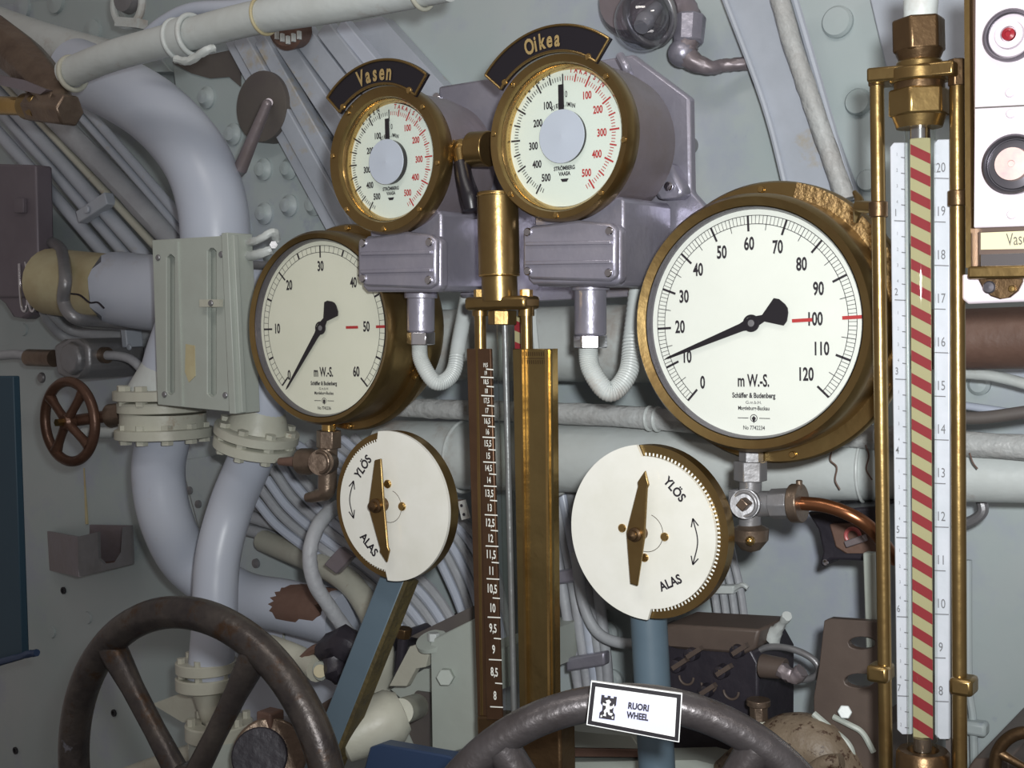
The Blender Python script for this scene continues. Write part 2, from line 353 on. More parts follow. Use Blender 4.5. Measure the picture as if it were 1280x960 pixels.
# lower left gusset between the pipes
g2 = hullplate('trim_7', [(225, 575), (262, 570), (300, 600), (262, 660), (248, 660)], 0.385, 'hull')
for a, b in ((238, 613), (249, 630)):
    p = W(a, b, .385); q = 5*S(a, b, .385); obj('rivet', MB().lathe(p, FR, [(q, 0), (q, .004), (0, .006)], 16), 'grey_metal', g2)
g3 = hullplate('trim_8', [(298, 720), (300, 660), (330, 640), (420, 690), (440, 800), (300, 740)], 0.39, 'hull')
for a, b in ((343, 685), (321, 704)):
    p = W(a, b, .39); q = 6*S(a, b, .39); obj('rivet', MB().lathe(p, FR, [(q, 0), (q, .004), (0, .006)], 16), 'grey_metal', g3)

# ================================================================== PIPES
def P(name, label, cat, pix, y, rpx, mt, group=None, n=24, k=8, lump=0.0, parent=None, at=None, jag=0):
    ys = y if isinstance(y, (list, tuple)) else [y]*len(pix)
    pts = [W(a, b, yy) for (a, b), yy in zip(pix, ys)]
    i = len(pix)//2 if at is None else at; r = [q*S(*p_, y_) for q, p_, y_ in zip(rpx, pix, ys)] if isinstance(rpx, list) else rpx*S(*pix[i], ys[i])
    return obj(name, MB().tube(pts, r, n, k, lump=lump, jag=jag), mt, parent, label, cat, group)
# three pipes running level behind the gauges
hp = P('level_pipe', 'thick level pipe passing behind the two cable glands', 'pipe', [(470, 432), (700, 430), (1010, 428)], .30, 47, 'pipe_white', at=1)
P('bare_pipe', 'dark brown bare pipe under the signal panel at right', 'pipe', [(1100, 424), (1200, 424), (1290, 422)], .30, 38, 'brown_primer', at=1)
lp = P('level_pipe', 'thickest level pipe with cracked white paint behind the two white discs', 'pipe', [(486, 567), (760, 574), (1000, 582), (1290, 596)], .27, [42, 43, 43, 33], 'pipe_white')
for a in (581, 697, 1085):
    q = 44*S(a, 573, .27); c = W(a, 571+(a-580)*.03, .27); obj('paint_ridge', MB().torus(c, (1, 0, 0), q*1.0, q*.05, 40, 8), 'pipe_white', lp)
tp = P('level_pipe', 'thin lumpy painted pipe resting above the thickest level pipe', 'pipe', [(488, 508), (560, 512), (690, 516), (830, 524), (1000, 540), (1290, 560)], .235, 13, 'lumpy_paint', at=2, lump=.07, n=16)
for a, b in ((812, 523), (822, 524), (648, 514)):
    obj('ring_clamp', MB().torus(W(a, b, .235), (1, 0, 0), 14*S(a, b, .235), 2.4*S(a, b, .235), 28, 8), 'pipe_white', tp)
P('small_pipe', 'slim pipe running right below the bare brown pipe end', 'pipe', [(1190, 466), (1240, 470), (1290, 482)], .32, 7, 'pipe_white', lump=.05)
P('small_pipe', 'thin pale conduit just under the panel with lamps, dark seam along it', 'pipe', [(1185, 504), (1240, 512), (1290, 520)], .34, 5, 'pipe_lilac')
o = P('pipe_hook', 'curled grey strap hanging under the thickest pipe at right', 'hook', [(1188, 655), (1212, 652), (1228, 640), (1226, 622)], .30, 7, 'grey_metal', n=10)
P('dark_rail', 'dark brown round bar end above the white pipe at far right', 'rail', [(1190, 522), (1230, 522), (1290, 514)], .20, 8, 'shade_brown')
# left stub pipe, big bend, two down pipes
sp = P('stub_pipe', 'short level pipe with cracked yellow primer behind the slotted cover plate', 'pipe', [(64, 352), (90, 355), (190, 366), (300, 372)], .26, 42, 'yellow_primer', at=1)
P('lilac_paint', None, None, [(150, 361), (190, 366), (270, 371)], .26, 46.5, 'pipe_lilac', parent=sp, at=0, jag=.012)
P('crack', None, None, [(88, 367), (100, 369), (112, 378), (122, 378), (130, 385)], .19, 1.2, 'ink', parent=sp, n=6)
bp = P('bend_pipe', 'big lilac pipe bending down from the top left valve to the cover plate', 'pipe', [(95, 88), (150, 112), (200, 145), (243, 195), (264, 250), (270, 310), (268, 380)], .17, 43, 'pipe_lilac', at=3, n=36)
P('taper_pipe', 'grey tapering pipe sloping in from the top left corner', 'pipe', [(-10, 30), (60, 55), (150, 80)], .24, 25, 'pipe_white')
dn = P('down_pipe', 'curving white pipe from the flanged valve down behind the straight down pipe', 'pipe', [(240, 380), (214, 450), (205, 500), (205, 540), (198, 590), (208, 650), (238, 705), (300, 745), (360, 758), (430, 775)], [.17, .17, .17, .17, .17, .18, .22, .26, .27, .27], 33, 'pipe_lilac', at=4, n=30)
P('bare_patch', None, None, [(335, 753), (360, 758), (415, 768)], .268, 31, 'brown_primer', parent=dn, at=0, jag=.012)
dp = P('down_pipe', 'white pipe bending from the plate past a bolted flange down to the floor valve', 'pipe', [(300, 330), (322, 385), (330, 440), (330, 490), (318, 560), (290, 630), (272, 700), (268, 780), (262, 850)], [.17, .17, .17, .17, .17, .17, .15, .14, .14], 28, 'pipe_lilac', at=5, n=30)
def flange(a, b, y, rpx, hpx, mt, parent, name='flange', nb=8, axis=(0, 0, 1), bolt=True):
    s_ = S(a, b, y); c = W(a, b, y); r = rpx*s_; h = hpx*s_; ax = Vector(axis).normalized()
    pr = [(r*.5, -h*.5), (r*.96, -h*.5), (r, -h*.42), (r, h*.42), (r*.96, h*.5), (r*.5, h*.5)]
    o = obj(name, MB().lathe(c, ax, pr, 48), mt, parent)
    if bolt:
        u, v = perp(ax)
        for i in range(nb):
            t = 2*PI*(i+.5)/nb; p = c+(u*math.cos(t)+v*math.sin(t))*r*.82
            obj('bolt', MB().cyl(p-ax*h*.9, p+ax*h*.95, r*.13, n=6), mt, o)
    return o
vz = thing('flanged_valve', 'cream painted valve body with stacked bolted flanges beside small handwheel', 'valve', W(205, 545, .17))
flange(205, 493, .17, 62, 13, 'cream_paint', vz, nb=10); flange(204, 508, .17, 56, 14, 'cream_paint', vz, bolt=False)
flange(205, 541, .17, 60, 13, 'cream_paint', vz, nb=10)
obj('body', MB().cyl(W(204, 535, .17), W(204, 515, .17), 53*S(205, 520, .17)), 'cream_paint', vz)
obj('neck', MB().cyl(W(205, 490, .17), W(212, 458, .17), 44*S(205, 490, .17), 33*S(205, 490, .17)), 'pipe_white', vz)
fz = thing('pipe_flange', 'cream bolted flange pair on the slanting pipe left of the cream gauge', 'flange', W(318, 556, .17))
ax = (W(330, 490, .17)-W(318, 560, .17)).normalized()
flange(321, 541, .17, 53, 12, 'cream_paint', fz, axis=ax); flange(318, 557, .17, 51, 13, 'cream_paint', fz, axis=ax)
obj('neck', MB().cyl(W(322, 535, .17), W(327, 505, .17), 40*S(322, 535, .17), 28*S(322, 500, .17)), 'cream_paint', fz)
lz = thing('floor_valve', 'cream flanged valve seen between the spokes of the dark handwheel', 'valve', W(265, 960, .14))
flange(258, 832, .14, 38, 14, 'cream_paint', lz, nb=6); flange(258, 852, .14, 38, 16, 'cream_paint', lz, nb=6, bolt=False)
flange(274, 912, .14, 42, 20, 'cream_paint', lz, nb=6)
obj('neck', MB().cyl(W(260, 862, .14), W(268, 905, .14), 20*S(260, 880, .14), 14*S(260, 900, .14)), 'cream_paint', lz)
obj('bracket', MB().pp([(190, 880), (222, 868), (270, 880), (270, 905), (228, 903)], .18, .02), 'cream_paint', lz)
obj('foot', MB().cyl(W(276, 920, .14), W(280, 990, .14), 40*S(270, 930, .14)), 'plate_paint', lz)
# slotted cover plate
cp = thing('cover_plate', 'tall grey steel cover plate with two slots in front of the pipes', 'plate', W(247, 510, .09))
yP = .09
def rr(x0, y0, x1, y1, r=4):
    return [(x0+r, y0), (x1-r, y0), (x1, y0+r), (x1, y1-r), (x1-r, y1), (x0+r, y1), (x0, y1-r), (x0, y0+r)]
obj('sheet', MB().pp([(190, 300), (292, 294), (303, 516), (197, 506)], yP, .008, [rr(208, 318, 218, 494), rr(259, 310, 270, 496)]), 'plate_paint', cp, bev=.001)
obj('backing', MB().pp([(204, 306), (274, 302), (282, 508), (208, 500)], yP+.012, .004), 'plate_paint', cp)
obj('folded_edge', MB().beam(W(296, 292, yP+.015), W(306, 516, yP+.015), .012, .045), 'plate_paint', cp, bev=.001)
obj('fold_line', MB().beam(W(222, 302, yP-.001), W(228, 508, yP-.001), .0035, .004), 'plate_paint', cp)
screws([W(a, b, yP) for a, b in ((198, 322), (277, 318), (206, 493), (282, 494))], 4*S(250, 400, yP), 'grey_metal', cp)
obj('toggle_bolt', MB().beam(W(252, 379, yP-.006), W(276, 379, yP-.006), .010, .008), 'cream_paint', cp)
screws([W(264, 379, yP-.010)], 4*S(250, 400, yP), 'grey_metal', cp)
obj('paint_flake', MB().pp([(232, 430), (243, 432), (244, 470), (236, 478), (231, 465)], yP-.0008, .0008), 'yellow_primer', cp)
for a in (207, 283):
    obj('standoff', MB().cyl(W(a, 330, yP+.01), Vector((W(a, 330, yP).x, .20, W(a, 330, yP).z)), .006), 'grey_metal', cp)

# upper left pipe with brass fitting
up = P('upper_pipe', 'pale pipe rising from the brass fitting across the top left', 'pipe', [(84, 92), (140, 70), (220, 48), (320, 22), (430, 4), (560, -22)], [.02, .02, .02, .02, .02, .02], 21, 'pipe_white', n=30)
s_ = S(232, 46, .02)
ucl = thing('pipe_clamp', 'crumpled pale band clamp with tail around the upper pipe', 'clamp', W(232, 50, .02))
dU = (W(260, 38, .02)-W(210, 51, .02)).normalized()
obj('band', MB().lathe(W(231, 46, .02), dU, [(21.5*s_, -11*s_), (24*s_, -11*s_), (25*s_, 0), (24*s_, 11*s_), (21.5*s_, 11*s_)], 40), 'pipe_white', ucl)
obj('rim', MB().torus(W(222, 49, .02), dU, 24*s_, 3*s_).torus(W(241, 44, .02), dU, 24.5*s_, 3.4*s_), 'pipe_white', ucl)
obj('lug', MB().tube([W(220, 74, -.01), W(236, 76, -.01), W(256, 64, -.01), (W(268, 60, 0.0))], 5*s_, 10, lump=.15), 'pipe_white', ucl)
obj('retaining_ring', MB().torus(W(91, 92, .02), dU, 22*s_, 3.5*s_), 'cream_paint', up)
obj('retaining_ring', MB().torus(W(330, 20, .02), dU, 21.5*s_, 2*s_), 'yellow_primer', up)
obj('retaining_ring', MB().torus(W(527, -13, .02), dU, 21*s_, 2.5*s_), 'cream_paint', up)
P('thin_pipe', 'slim grey pipe curving along the very top above the upper pipe', 'pipe', [(178, 50), (205, 28), (240, 12), (300, 8), (345, -4), (400, -20)], .09, 9, 'pipe_lilac', n=14)
bf = thing('elbow_valve', 'brown bronze elbow fitting with amber brass stem at the left edge', 'valve', W(55, 150, .0))
obj('body', MB().tube([W(-10, 45, .02), W(30, 75, .02), (W(62, 112, .01)), W(72, 138, 0)], [34*s_, 32*s_, 28*s_, 22*s_], 8, 3), 'bronze', bf, smooth=25, bev=.003)
obj('nut', MB().cyl(W(88, 138, 0), W(42, 133, 0), 23*s_, n=6), 'bronze', bf, bev=.003)
obj('packing_ring', MB().cyl(W(54, 134, -.0), W(32, 133, -.0), 21*s_, 18*s_), 'brass', bf, bev=.002)
obj('stem', MB().cyl(W(40, 133, 0), W(-30, 131, 0), 13*s_), 'brass_bright', bf)
obj('dark_strap', MB().pp([(-10, 92), (30, 100), (58, 112), (50, 118), (-10, 104)], -.02, .01), 'silver_dark', bf)  # flat dark strip across the elbow body
# hook ring at the top
hk = thing('lifting_eye', 'small round pale eye fitting behind the thin pipe at top', 'fitting', W(165, 30, .2))
obj('ring', MB().torus(W(160, 5, .2), FR, 27*S(160, 5, .2), 5*S(160, 5, .2), 40, 10), 'pipe_white', hk)
obj('cap', MB().lathe(W(163, -2, .2), FR, [(20*S(160, 5, .2), 0), (18*S(160, 5, .2), .014), (0, .02)], 28), 'grey_metal', hk)
obj('tongue', MB().beam(W(150, 28, .2), W(178, 30, .2), .014, .02), 'pipe_white', hk)
obj('mounting', MB().cyl(W(163, 0, .2), W(163, 0, HULL-.04), 8*S(160, 5, .2)), 'grey_metal', hk)
# rod crossing the round opening
rd = thing('lever_rod', 'brown-grey lever rod slanting in front of the dark round opening', 'lever', W(298, 216, .2))
obj('rod', MB().cyl(W(334, 130, .2), W(300, 212, .2), 6*S(315, 170, .2), 9*S(315, 170, .2)).sphere(W(334, 130, .2), 6*S(315, 170, .2)), 'silver_dark', rd)
obj('tip', MB().cyl(W(300, 212, .2), W(297, 220, .2), 9*S(315, 170, .2), 5*S(315, 170, .2)), 'grey_metal', rd)
obj('pivot', MB().cyl(W(336, 128, .2), W(336, 128, .374), 5*S(315, 170, .2)), 'silver_dark', rd)

# conduits sloping down at left
for i, (x0, y0, x1, y1, r, mt, lab) in enumerate((
    (-10, 158, 130, 318, 8, 'rib_paint', 'lowest sloping conduit nearest the purple box'), (-10, 128, 155, 318, 7, 'rib_paint', 'second sloping conduit up from the purple box'),
    (8, 128, 172, 312, 9, 'rib_paint', 'pale sloping conduit just below the rough thick cable'), (28, 130, 190, 305, 5, 'cream_paint', 'thin yellowish conduit along the rough thick cable'),
    (48, 128, 215, 300, 14, 'cable_grey', 'thick rough grey cable sloping to the cover plate'), (84, 128, 232, 296, 5, 'rib_paint', 'slim conduit directly above the rough thick cable'), (96, 124, 240, 290, 6, 'rib_paint', 'uppermost sloping conduit beside the big bend'))):
    P('conduit', lab, 'conduit', [(x0-(x1-x0)*.25, y0-(y1-y0)*.25), ((x0+x1)/2+2, (y0+y1)/2), (x1+(x1-x0)*.4, y1+(y1-y0)*.4)], .33-.004*i, r, mt, 'sloping conduits at left', n=12, k=10, lump=.05 if r > 10 else 0)
cl = thing('conduit_clip', 'small painted saddle clip screwed over the sloping conduits', 'clip', W(118, 262, .30))
obj('strap', MB().beam(W(102, 272, .305), W(138, 248, .305), .022, .02), 'rib_paint', cl, bev=.002)
screws([W(109, 262, .293)], 5*S(109, 262, .3), 'rib_paint', cl)
# purple box at left edge
bx = thing('switch_box', 'dark purple-grey switch box with wire loops on the left edge', 'box', W(20, 395, .2))
obj('case', MB().pp([(-30, 204), (44, 206), (48, 366), (40, 372), (-30, 372)], .27, .035), 'box_purple', bx, bev=.004)
obj('lower_case', MB().pp([(-10, 368), (46, 368), (40, 392), (30, 399), (15, 396), (5, 380)], .275, .03), 'box_purple', bx, bev=.006)
obj('wall_spacer', MB().box(W(10, 300, .362), (.1, .114, .1)), 'box_purple', bx)
obj('square_lug', MB().pp([(17, 248), (29, 248), (29, 266), (17, 266)], .262, .008), 'box_purple', bx, bev=.001)
for a in (27, 37):
    obj('wire_loop', MB().tube([W(a-3, 330, .268), W(a-2, 360, .260), W(a+1, 386, .260), W(a+7, 384, .260), W(a+7, 345, .262), W(a+5, 328, .269)], .0028, 8), 'chrome', bx)
P('conduit_hose', 'grey hose curving out of the purple switch box below the primer pipe', 'hose', [(58, 300), (76, 312), (82, 345), (80, 378), (95, 398), (130, 402), (192, 405)], [.32, .26, .175, .175, .18, .24, .30], 8, 'grey_metal', n=14)
for i, (lab, pts) in enumerate((('upper grey cable curving under the purple box into the strap', [(50, 366), (68, 394), (95, 414), (150, 420), (195, 420)]), ('lower grey cable curving under the purple box into the strap', [(50, 372), (60, 400), (88, 424), (150, 428), (195, 428)]))):
    P('loose_cable', lab, 'cable', pts, [.26, .30, .34, .36, .37], 6 if i else 7, 'cable_grey', 'cables under the switch box', n=12)
cs = thing('cable_strap', 'small pale strap holding two curved cables left of cover plate', 'strap', W(165, 432, .33))
obj('band', MB().beam(W(163, 402, .335), W(166, 434, .335), .014, .035), 'rib_paint', cs, bev=.002)
screws([W(162, 434, .32)], 4*S(162, 434, .33), 'rib_paint', cs)
# junction fitting
jf = thing('junction_fitting', 'rounded grey junction fitting with conduits above the small handwheel', 'fitting', W(90, 475, .28))
s_ = S(90, 450, .28)
obj('body', MB().pp([(66, 432), (78, 424), (102, 423), (110, 432), (111, 460), (103, 472), (84, 475), (70, 468)], .25, .12), 'grey_metal', jf, bev=.010)
obj('cap', MB().lathe(W(93, 448, .25), FR, [(21*s_, 0), (21*s_, .006), (17*s_, .012), (0, .014)], 8), 'grey_metal', jf, bev=.002)
obj('side_nut', MB().cyl(W(68, 448, .28), W(36, 447, .28), 11*s_), 'bronze', jf); obj('side_nut', MB().cyl(W(110, 443, .28), W(134, 444, .28), 10*s_), 'bronze', jf)
P('conduit', None, None, [(40, 447), (20, 443), (-12, 446)], .28, 6, 'cable_grey', parent=jf, n=12)
P('conduit', None, None, [(132, 444), (150, 445), (165, 450), (178, 462)], .28, 6, 'cable_grey', parent=jf, n=12)
screws([W(53, 472, .30)], 7*s_, 'grey_metal', jf)
# small handwheel
def wheel(th, C, axis, R, r, nsp, a0, mt, hub, sp_r, hub_h, cross=False):
    u = Vector((1, 0, 0)) if abs(axis.x) < .9 else Vector((0, 1, 0)); u = (u-axis*u.dot(axis)).normalized(); v = axis.cross(u)
    if v.z < 0: v = -v
    obj('rim', MB().torus(C, axis, R, r, 96, 18), mt, th)
    for i in range(nsp):
        t = math.radians(a0+360/nsp*i); d = u*math.sin(t)+v*math.cos(t)
        obj('spoke', MB().tube([C+d*hub*.6+axis*hub_h*.3, C+d*R*.55+axis*hub_h*.15, C+d*(R-r*.4)], [sp_r, sp_r*.9, sp_r*.95, sp_r*1.25], 14, 6), mt, th)
    obj('hub', MB().lathe(C-axis*hub_h*.2, axis, [(0, -.004), (hub, 0), (hub, hub_h*.7), (hub*.75, hub_h), (0, hub_h)], 28), mt, th)
hw = thing('small_handwheel', 'small brown four-spoked handwheel mounted on the flanged valve spindle', 'handwheel', W(86, 582, .06))
hc = W(87, 527, .13); wheel(hw, hc, FR, 50*S(87, 527, .13), 6.5*S(87, 527, .13), 4, 38, 'wheel_brown', 11*S(87, 527, .13), 6*S(87, 527, .13), .016)
obj('spindle', MB().cyl(W(92, 526, .14), W(152, 518, .16), 7.5*S(120, 520, .15)), 'wheel_brown', hw)
obj('gland', MB().cyl(W(138, 520, .155), W(156, 517, .16), 15*S(120, 520, .15), 14*S(120, 520, .15)), 'bronze', hw)
obj('nut', MB().cyl(hc+FR*.012, hc+FR*.024, 5*S(87, 527, .13), n=6), 'brass', hw)
P('handwheel_bracket', 'pale horizontal stay behind the small handwheel', 'bracket', [(105, 541), (150, 540), (176, 534)], .20, 7, 'pipe_white', n=12)
# steel pocket
pk = thing('steel_pocket', 'grey steel pocket with a U-shaped cut on the left wall', 'holder', W(110, 720, .3))
def pxsolid(mb, out, yf, dv):                               # slanting plate: outline in pixels, depth by yf(px), thickness vector dv
    tri = tessellate_polygon([[Vector((a, -b, 0)) for a, b in out]]); n = len(out); pts = [W(a, b, yf(a)) for a, b in out]; dv = Vector(dv)
    fs = [tuple(t) for t in tri]+[tuple(i+n for i in t)[::-1] for t in tri]+[(i, (i+1) % n, (i+1) % n+n, i+n) for i in range(n)]
    return mb.add(pts+[p+dv for p in pts], fs)
obj('left_plate', pxsolid(MB(), [(59, 664), (97, 671), (98, 721), (62, 713)], lambda a: .41-(a-59)/39*.10, (.003, .004, 0)), 'silver_dark', pk)
obj('front_plate', pxsolid(MB(), [(97, 671), (122, 665), (123, 698), (130, 705), (143, 703), (151, 690), (153, 659), (163, 657), (165, 705), (98, 721)], lambda a: .31+(a-97)/68*.045, (.001, .005, 0)), 'grey_metal', pk)
obj('inner_plate', pxsolid(MB(), [(112, 656), (163, 657), (165, 705), (112, 700)], lambda a: .405, (0, .005, 0)), 'silver_dark', pk)
b0, b1, b2, b3 = W(98, 720, .312), W(165, 704, .356), W(165, 700, .41), W(62, 712, .41)
obj('bottom_plate', MB().add([b0, b1, b2, b3, b0+Vector((0, 0, .003)), b1+Vector((0, 0, .003)), b2+Vector((0, 0, .003)), b3+Vector((0, 0, .003))], [(0, 1, 2, 3), (7, 6, 5, 4), (0, 4, 5, 1), (1, 5, 6, 2), (2, 6, 7, 3), (3, 7, 4, 0)]), 'brown_primer', pk)
obj('rust_run', MB().tube([W(105, 585, HULL-.0006), W(107, 620, HULL-.0006), W(109, 655, HULL-.0006)], [.0015, .0025, .004], 6), 'yellow_primer', hull)
# blue board
bb = thing('blue_board', 'dark blue sheet board standing at the left edge', 'board', W(0, 830, .0))
obj('sheet', MB().pp([(-60, 470), (16, 470), (28, 820), (-60, 842)], .05, .012), 'blue_board', bb, bev=.002)
obj('lower_lip', MB().tube([W(-50, 842, .04), W(0, 828, .04), W(34, 818, .04), W(46, 816, .04)], 4.5*S(10, 820, .04), 10, lump=.1), 'navy_plate', bb)

# ================================================================== CABLES
for i in range(6):
    P('cable', ('uppermost', 'second', 'third', 'fourth', 'fifth', 'lowest')[i]+' lilac cable of the fan passing below the left disc', 'cable',
      [(355-7*i, 560+13*i), (382-7*i, 602+11*i), (425-7*i, 645+9*i), (480-7*i, 688+8*i), (540-9*i, 738+8*i), (586-10*i, 812+3*i)], .31-.003*i, 6.3, ('cable_grey', 'pipe_lilac')[i % 2], 'fan of cables under the left disc', n=10)
for i in range(6):
    P('cable', ('outermost', 'second', 'third', 'fourth', 'fifth', 'innermost')[i]+' cable of the ribbed bundle right of the left disc', 'cable',
      [(372+14*i, 556-2*i), (428+12*i, 590), (480+12*i, 620+3*i), (530+10*i, 668-3*i), (566+10*i, 735-6*i), (590+10*i, 800)], .335, 6, ('pipe_lilac', 'cable_grey')[i % 2], 'ribbed bundle behind the left disc', n=10)
for i, lab in enumerate(('upper rough level cable left of the fan of cables', 'middle rough level cable left of the fan of cables', 'lower rough level cable left of the fan of cables')):
    P('rough_cable', lab, 'cable', [(300, 626+17*i), (340, 637+17*i), (385, 655+18*i), (450, 690+16*i)], .365, 8, 'cable_grey', 'rough level cables', n=12, lump=.05)
P('grey_hose', 'rough grey hose looping down below the left disc', 'hose', [(432, 628), (404, 648), (388, 685), (392, 725), (414, 762), (440, 800), (462, 850)], [.20, .14, .11, .11, .13, .16, .2], 9.5, 'cable_grey', n=14, k=8, lump=.05)
P('curved_duct', 'pale curved duct band below the left disc', 'duct', [(330, 676), (420, 716), (460, 760), (476, 812), (474, 860)], [.36, .28, .24, .2, .2], 16, 'cream_paint', n=14)
ct = thing('cable_tab', 'flat dark grey tab clamping cables at the left disc edge', 'clip', W(420, 700, .2))
obj('tab', MB().pp([(404, 706), (424, 684), (440, 696), (420, 718)], .19, .012), 'silver_dark', ct, bev=.002)
obj('stay', MB().cyl(W(424, 700, .2), W(424, 700, .34), .004), 'silver_dark', ct)
for i, (pts, mt) in enumerate((([(676, 600), (690, 660), (704, 740), (722, 850), (735, 930)], 'cable_grey'), ([(688, 600), (703, 660), (718, 740), (734, 850), (745, 930)], 'cable_grey'), ([(700, 600), (716, 680), (732, 760), (744, 850), (750, 930)], 'pipe_lilac'),
        ([(712, 600), (728, 700), (742, 770), (752, 850), (756, 930)], 'cable_grey'), ([(724, 600), (742, 700), (753, 780), (760, 850), (762, 930)], 'cable_grey'))):
    P('cable', ('leftmost', 'second', 'middle', 'fourth', 'rightmost')[i]+' hanging cable of the bundle between brass scale and right disc', 'cable', pts, .34, 7, mt, 'hanging cables beside the brass scale', n=12, lump=.03)
for a, b, k in ((708, 722, 'upper'), (735, 828, 'lower')):
    o = thing('cable_strap', k+' grey strap around the cables hanging beside the brass scale', 'strap', W(a, b+8, .32))
    obj('band', MB().beam(W(a-24, b+2, .325), W(a+24, b-6, .325), 17*S(a, b, .325), .016, side=(0, 0, 1)), 'silver_paint', o, bev=.003)
P('side_cable', 'cable leaving the hanging bundle and curving right below the right disc', 'cable', [(720, 690), (728, 750), (745, 788), (772, 803), (815, 806)], .31, 7, 'cable_grey', n=12)
for i in range(4):
    P('short_cable', ('first', 'second', 'third', 'last')[i]+' short cable from the left in the little bundle right of the right disc', 'cable', [(872+11*i, 640), (884+11*i, 700), (892+11*i, 735), (900+11*i, 790)], .37, 5, 'cable_grey', 'short cables right of the right disc', n=10)
cs = thing('cable_strap', 'pale strap with a loose end on the short cables right of right disc', 'strap', W(905, 742, .35))
obj('band', MB().beam(W(880, 736, .358), W(920, 736, .358), .010, .016, side=(0, 0, 1)), 'pipe_white', cs, bev=.001)
obj('loose_end', MB().tube([W(918, 736, .355), W(928, 731, .35), (W(935, 735, .35))], .003, 8), 'pipe_white', cs)
# ================================================================== GAUGES
def gauge_body(th, C, Rf, Rb, Rfl, depth, fl_y, mt_b='brass', mt_f='brass_dark', mt_body='brass_dark', cast=False):
    """C face centre; bezel ring in front, flange fl_y behind the face, drum depth"""
    B = Vector((C.x, C.y, C.z)); bk = Vector((0, 1, 0))
    obj('bezel', MB().lathe(B, bk, [(Rf*.985, .002), (Rf*.985, -.004), (Rf*1.005, -.009), (Rb*.97, -.012), (Rb, -.006), (Rb*1.005, .004), (Rb, fl_y)], 96), mt_b, th)
    obj('inner_rim', MB().lathe(B, bk, [(Rf*.975, .001), (Rf*.975, -.0035), (Rf*.995, -.0088)], 96), 'bezel_steel', th)
    if Rfl: obj('flange', MB().lathe(B, bk, [(Rb*.98, fl_y), (Rfl*.985, fl_y), (Rfl, fl_y+.003), (Rfl, fl_y+.012), (Rfl*.9, fl_y+.014)], 96), mt_f, th)
    obj('drum', MB().lathe(B, bk, [(Rb*.96, fl_y), (Rb*.97, fl_y+.01), (Rb*.97, depth-.01), (Rb*.93, depth), (0, depth)], 72), mt_body, th)
    obj('glass_disc', MB().lathe(B+FR*.0045, FR, [(Rf*.985, 0), (Rf*.985, .0015), (0, .0015)], 64), 'glass', th)
def dialface(th, C, R, mt): return obj('dial', MB().lathe(C, FR, [(R, -.002), (R, 0), (0, 0)], 96), mt, th)
def pressure_gauge(th, C, R, a_per, a0, vmax, sub, skip, mt, ptr, red, size, title_r, lines, rnum):
    d = dialface(th, C, R, mt); K = C+FR*.0005; ink = MB(); rd = MB(); ra = math.radians
    bo, bi = R*.925, R*.852
    A0, A1 = ra(a0), ra(a0+a_per*vmax)
    ink.arc(K, bo-.0003, bo+.0003, A0, A1, 90).arc(K, bi-.0003, bi+.0003, A0, A1, 90)
    for v in range(0, vmax+1):
        a = ra(a0+a_per*v)
        if v % 10 == 0 and v != red: ink.tick(K, a, R*.79, bo, R*.020)
        elif v % 5 == 0: ink.tick(K, a, R*.80 if sub else bi, bo, R*.006 if sub else R*.022)
        else: ink.tick(K, a, bi, bo, R*.0045)
    for v in range(0, vmax+1, 10):
        a = ra(a0+a_per*v); rn = R*rnum[v]
        off = Vector((math.sin(a)*rn, 0, math.cos(a)*rn))
        ink.text(str(v), K+off, size*R, xs=.62, bold=.028)
    a = ra(a0+a_per*red); rd.tick(K+FR*.0002, a, R*.80, R*.99, R*.03); rd.tick(K+FR*.0002, a, R*.36, R*.54, R*.03)
    ink.text('m W.-S.', K+Vector((0, 0, -R*.50)), R*.15, xs=.60, bold=.024)
    ink.text('Schäffer & Budenberg', K+Vector((0, 0, -R*.625)), R*.062, xs=.74, bold=.03)
    ink.text('G.m.b.H.', K+Vector((0, 0, -R*.685)), R*.038, xs=1.1)
    ink.text('Magdeburg-Buckau', K+Vector((0, 0, -R*.735)), R*.048, xs=.8, bold=.02)
    E = K+Vector((0, 0, -R*.82)); ink.arc(E, R*.028, R*.034, 0, 2*PI, 20)
    ink.quad([E+Vector((R*.05, 0, R*.003)), E+Vector((R*.15, 0, R*.003)), E+Vector((R*.15, 0, -R*.003)), E+Vector((R*.05, 0, -R*.003))])
    ink.quad([E+Vector((-R*.15, 0, R*.003)), E+Vector((-R*.05, 0, R*.003)), E+Vector((-R*.05, 0, -R*.003)), E+Vector((-R*.15, 0, -R*.003))])
    ink.quad([E+Vector((0, 0, R*.02)), E+Vector((R*.02, 0, 0)), E+Vector((0, 0, -R*.045)), E+Vector((-R*.02, 0, 0))])
    ink.text(lines, K+Vector((0, 0, -R*.905)), R*.05, xs=.8, bold=.01)
    obj('printing', ink, 'ink', d); obj('red_mark', rd, 'ink_red', d)
    # needle
    t = ra(ptr); dr = Vector((math.sin(t), 0, math.cos(t))); nn = Vector((math.cos(t), 0, -math.sin(t)))
    def q(r, w_): return C+dr*r*R+nn*w_*R
    out = [q(.90, 0), q(.86, .010), q(.1, .035), q(.0, .055), q(-.12, .030), q(-.27, .125), q(-.31, .10), q(-.345, .04), q(-.355, 0), q(-.345, -.04), q(-.31, -.10), q(-.27, -.125), q(-.12, -.03), q(0, -.055), q(.1, -.035), q(.86, -.010)]
    p = obj('needle', MB().plate([[(v.x, v.z) for v in out]], C.y-.0040, C.y-.0028), 'black_paint', th)
    obj('needle_boss', MB().lathe(C, FR, [(.075*R, .0028), (.075*R, .0042), (.055*R, .0043)], 28), 'black_paint', p)
    obj('pin', MB().lathe(C, FR, [(.035*R, .0), (.03*R, .0042), (.015*R, .0044), (0, .0044)], 16), 'grey_metal', p)
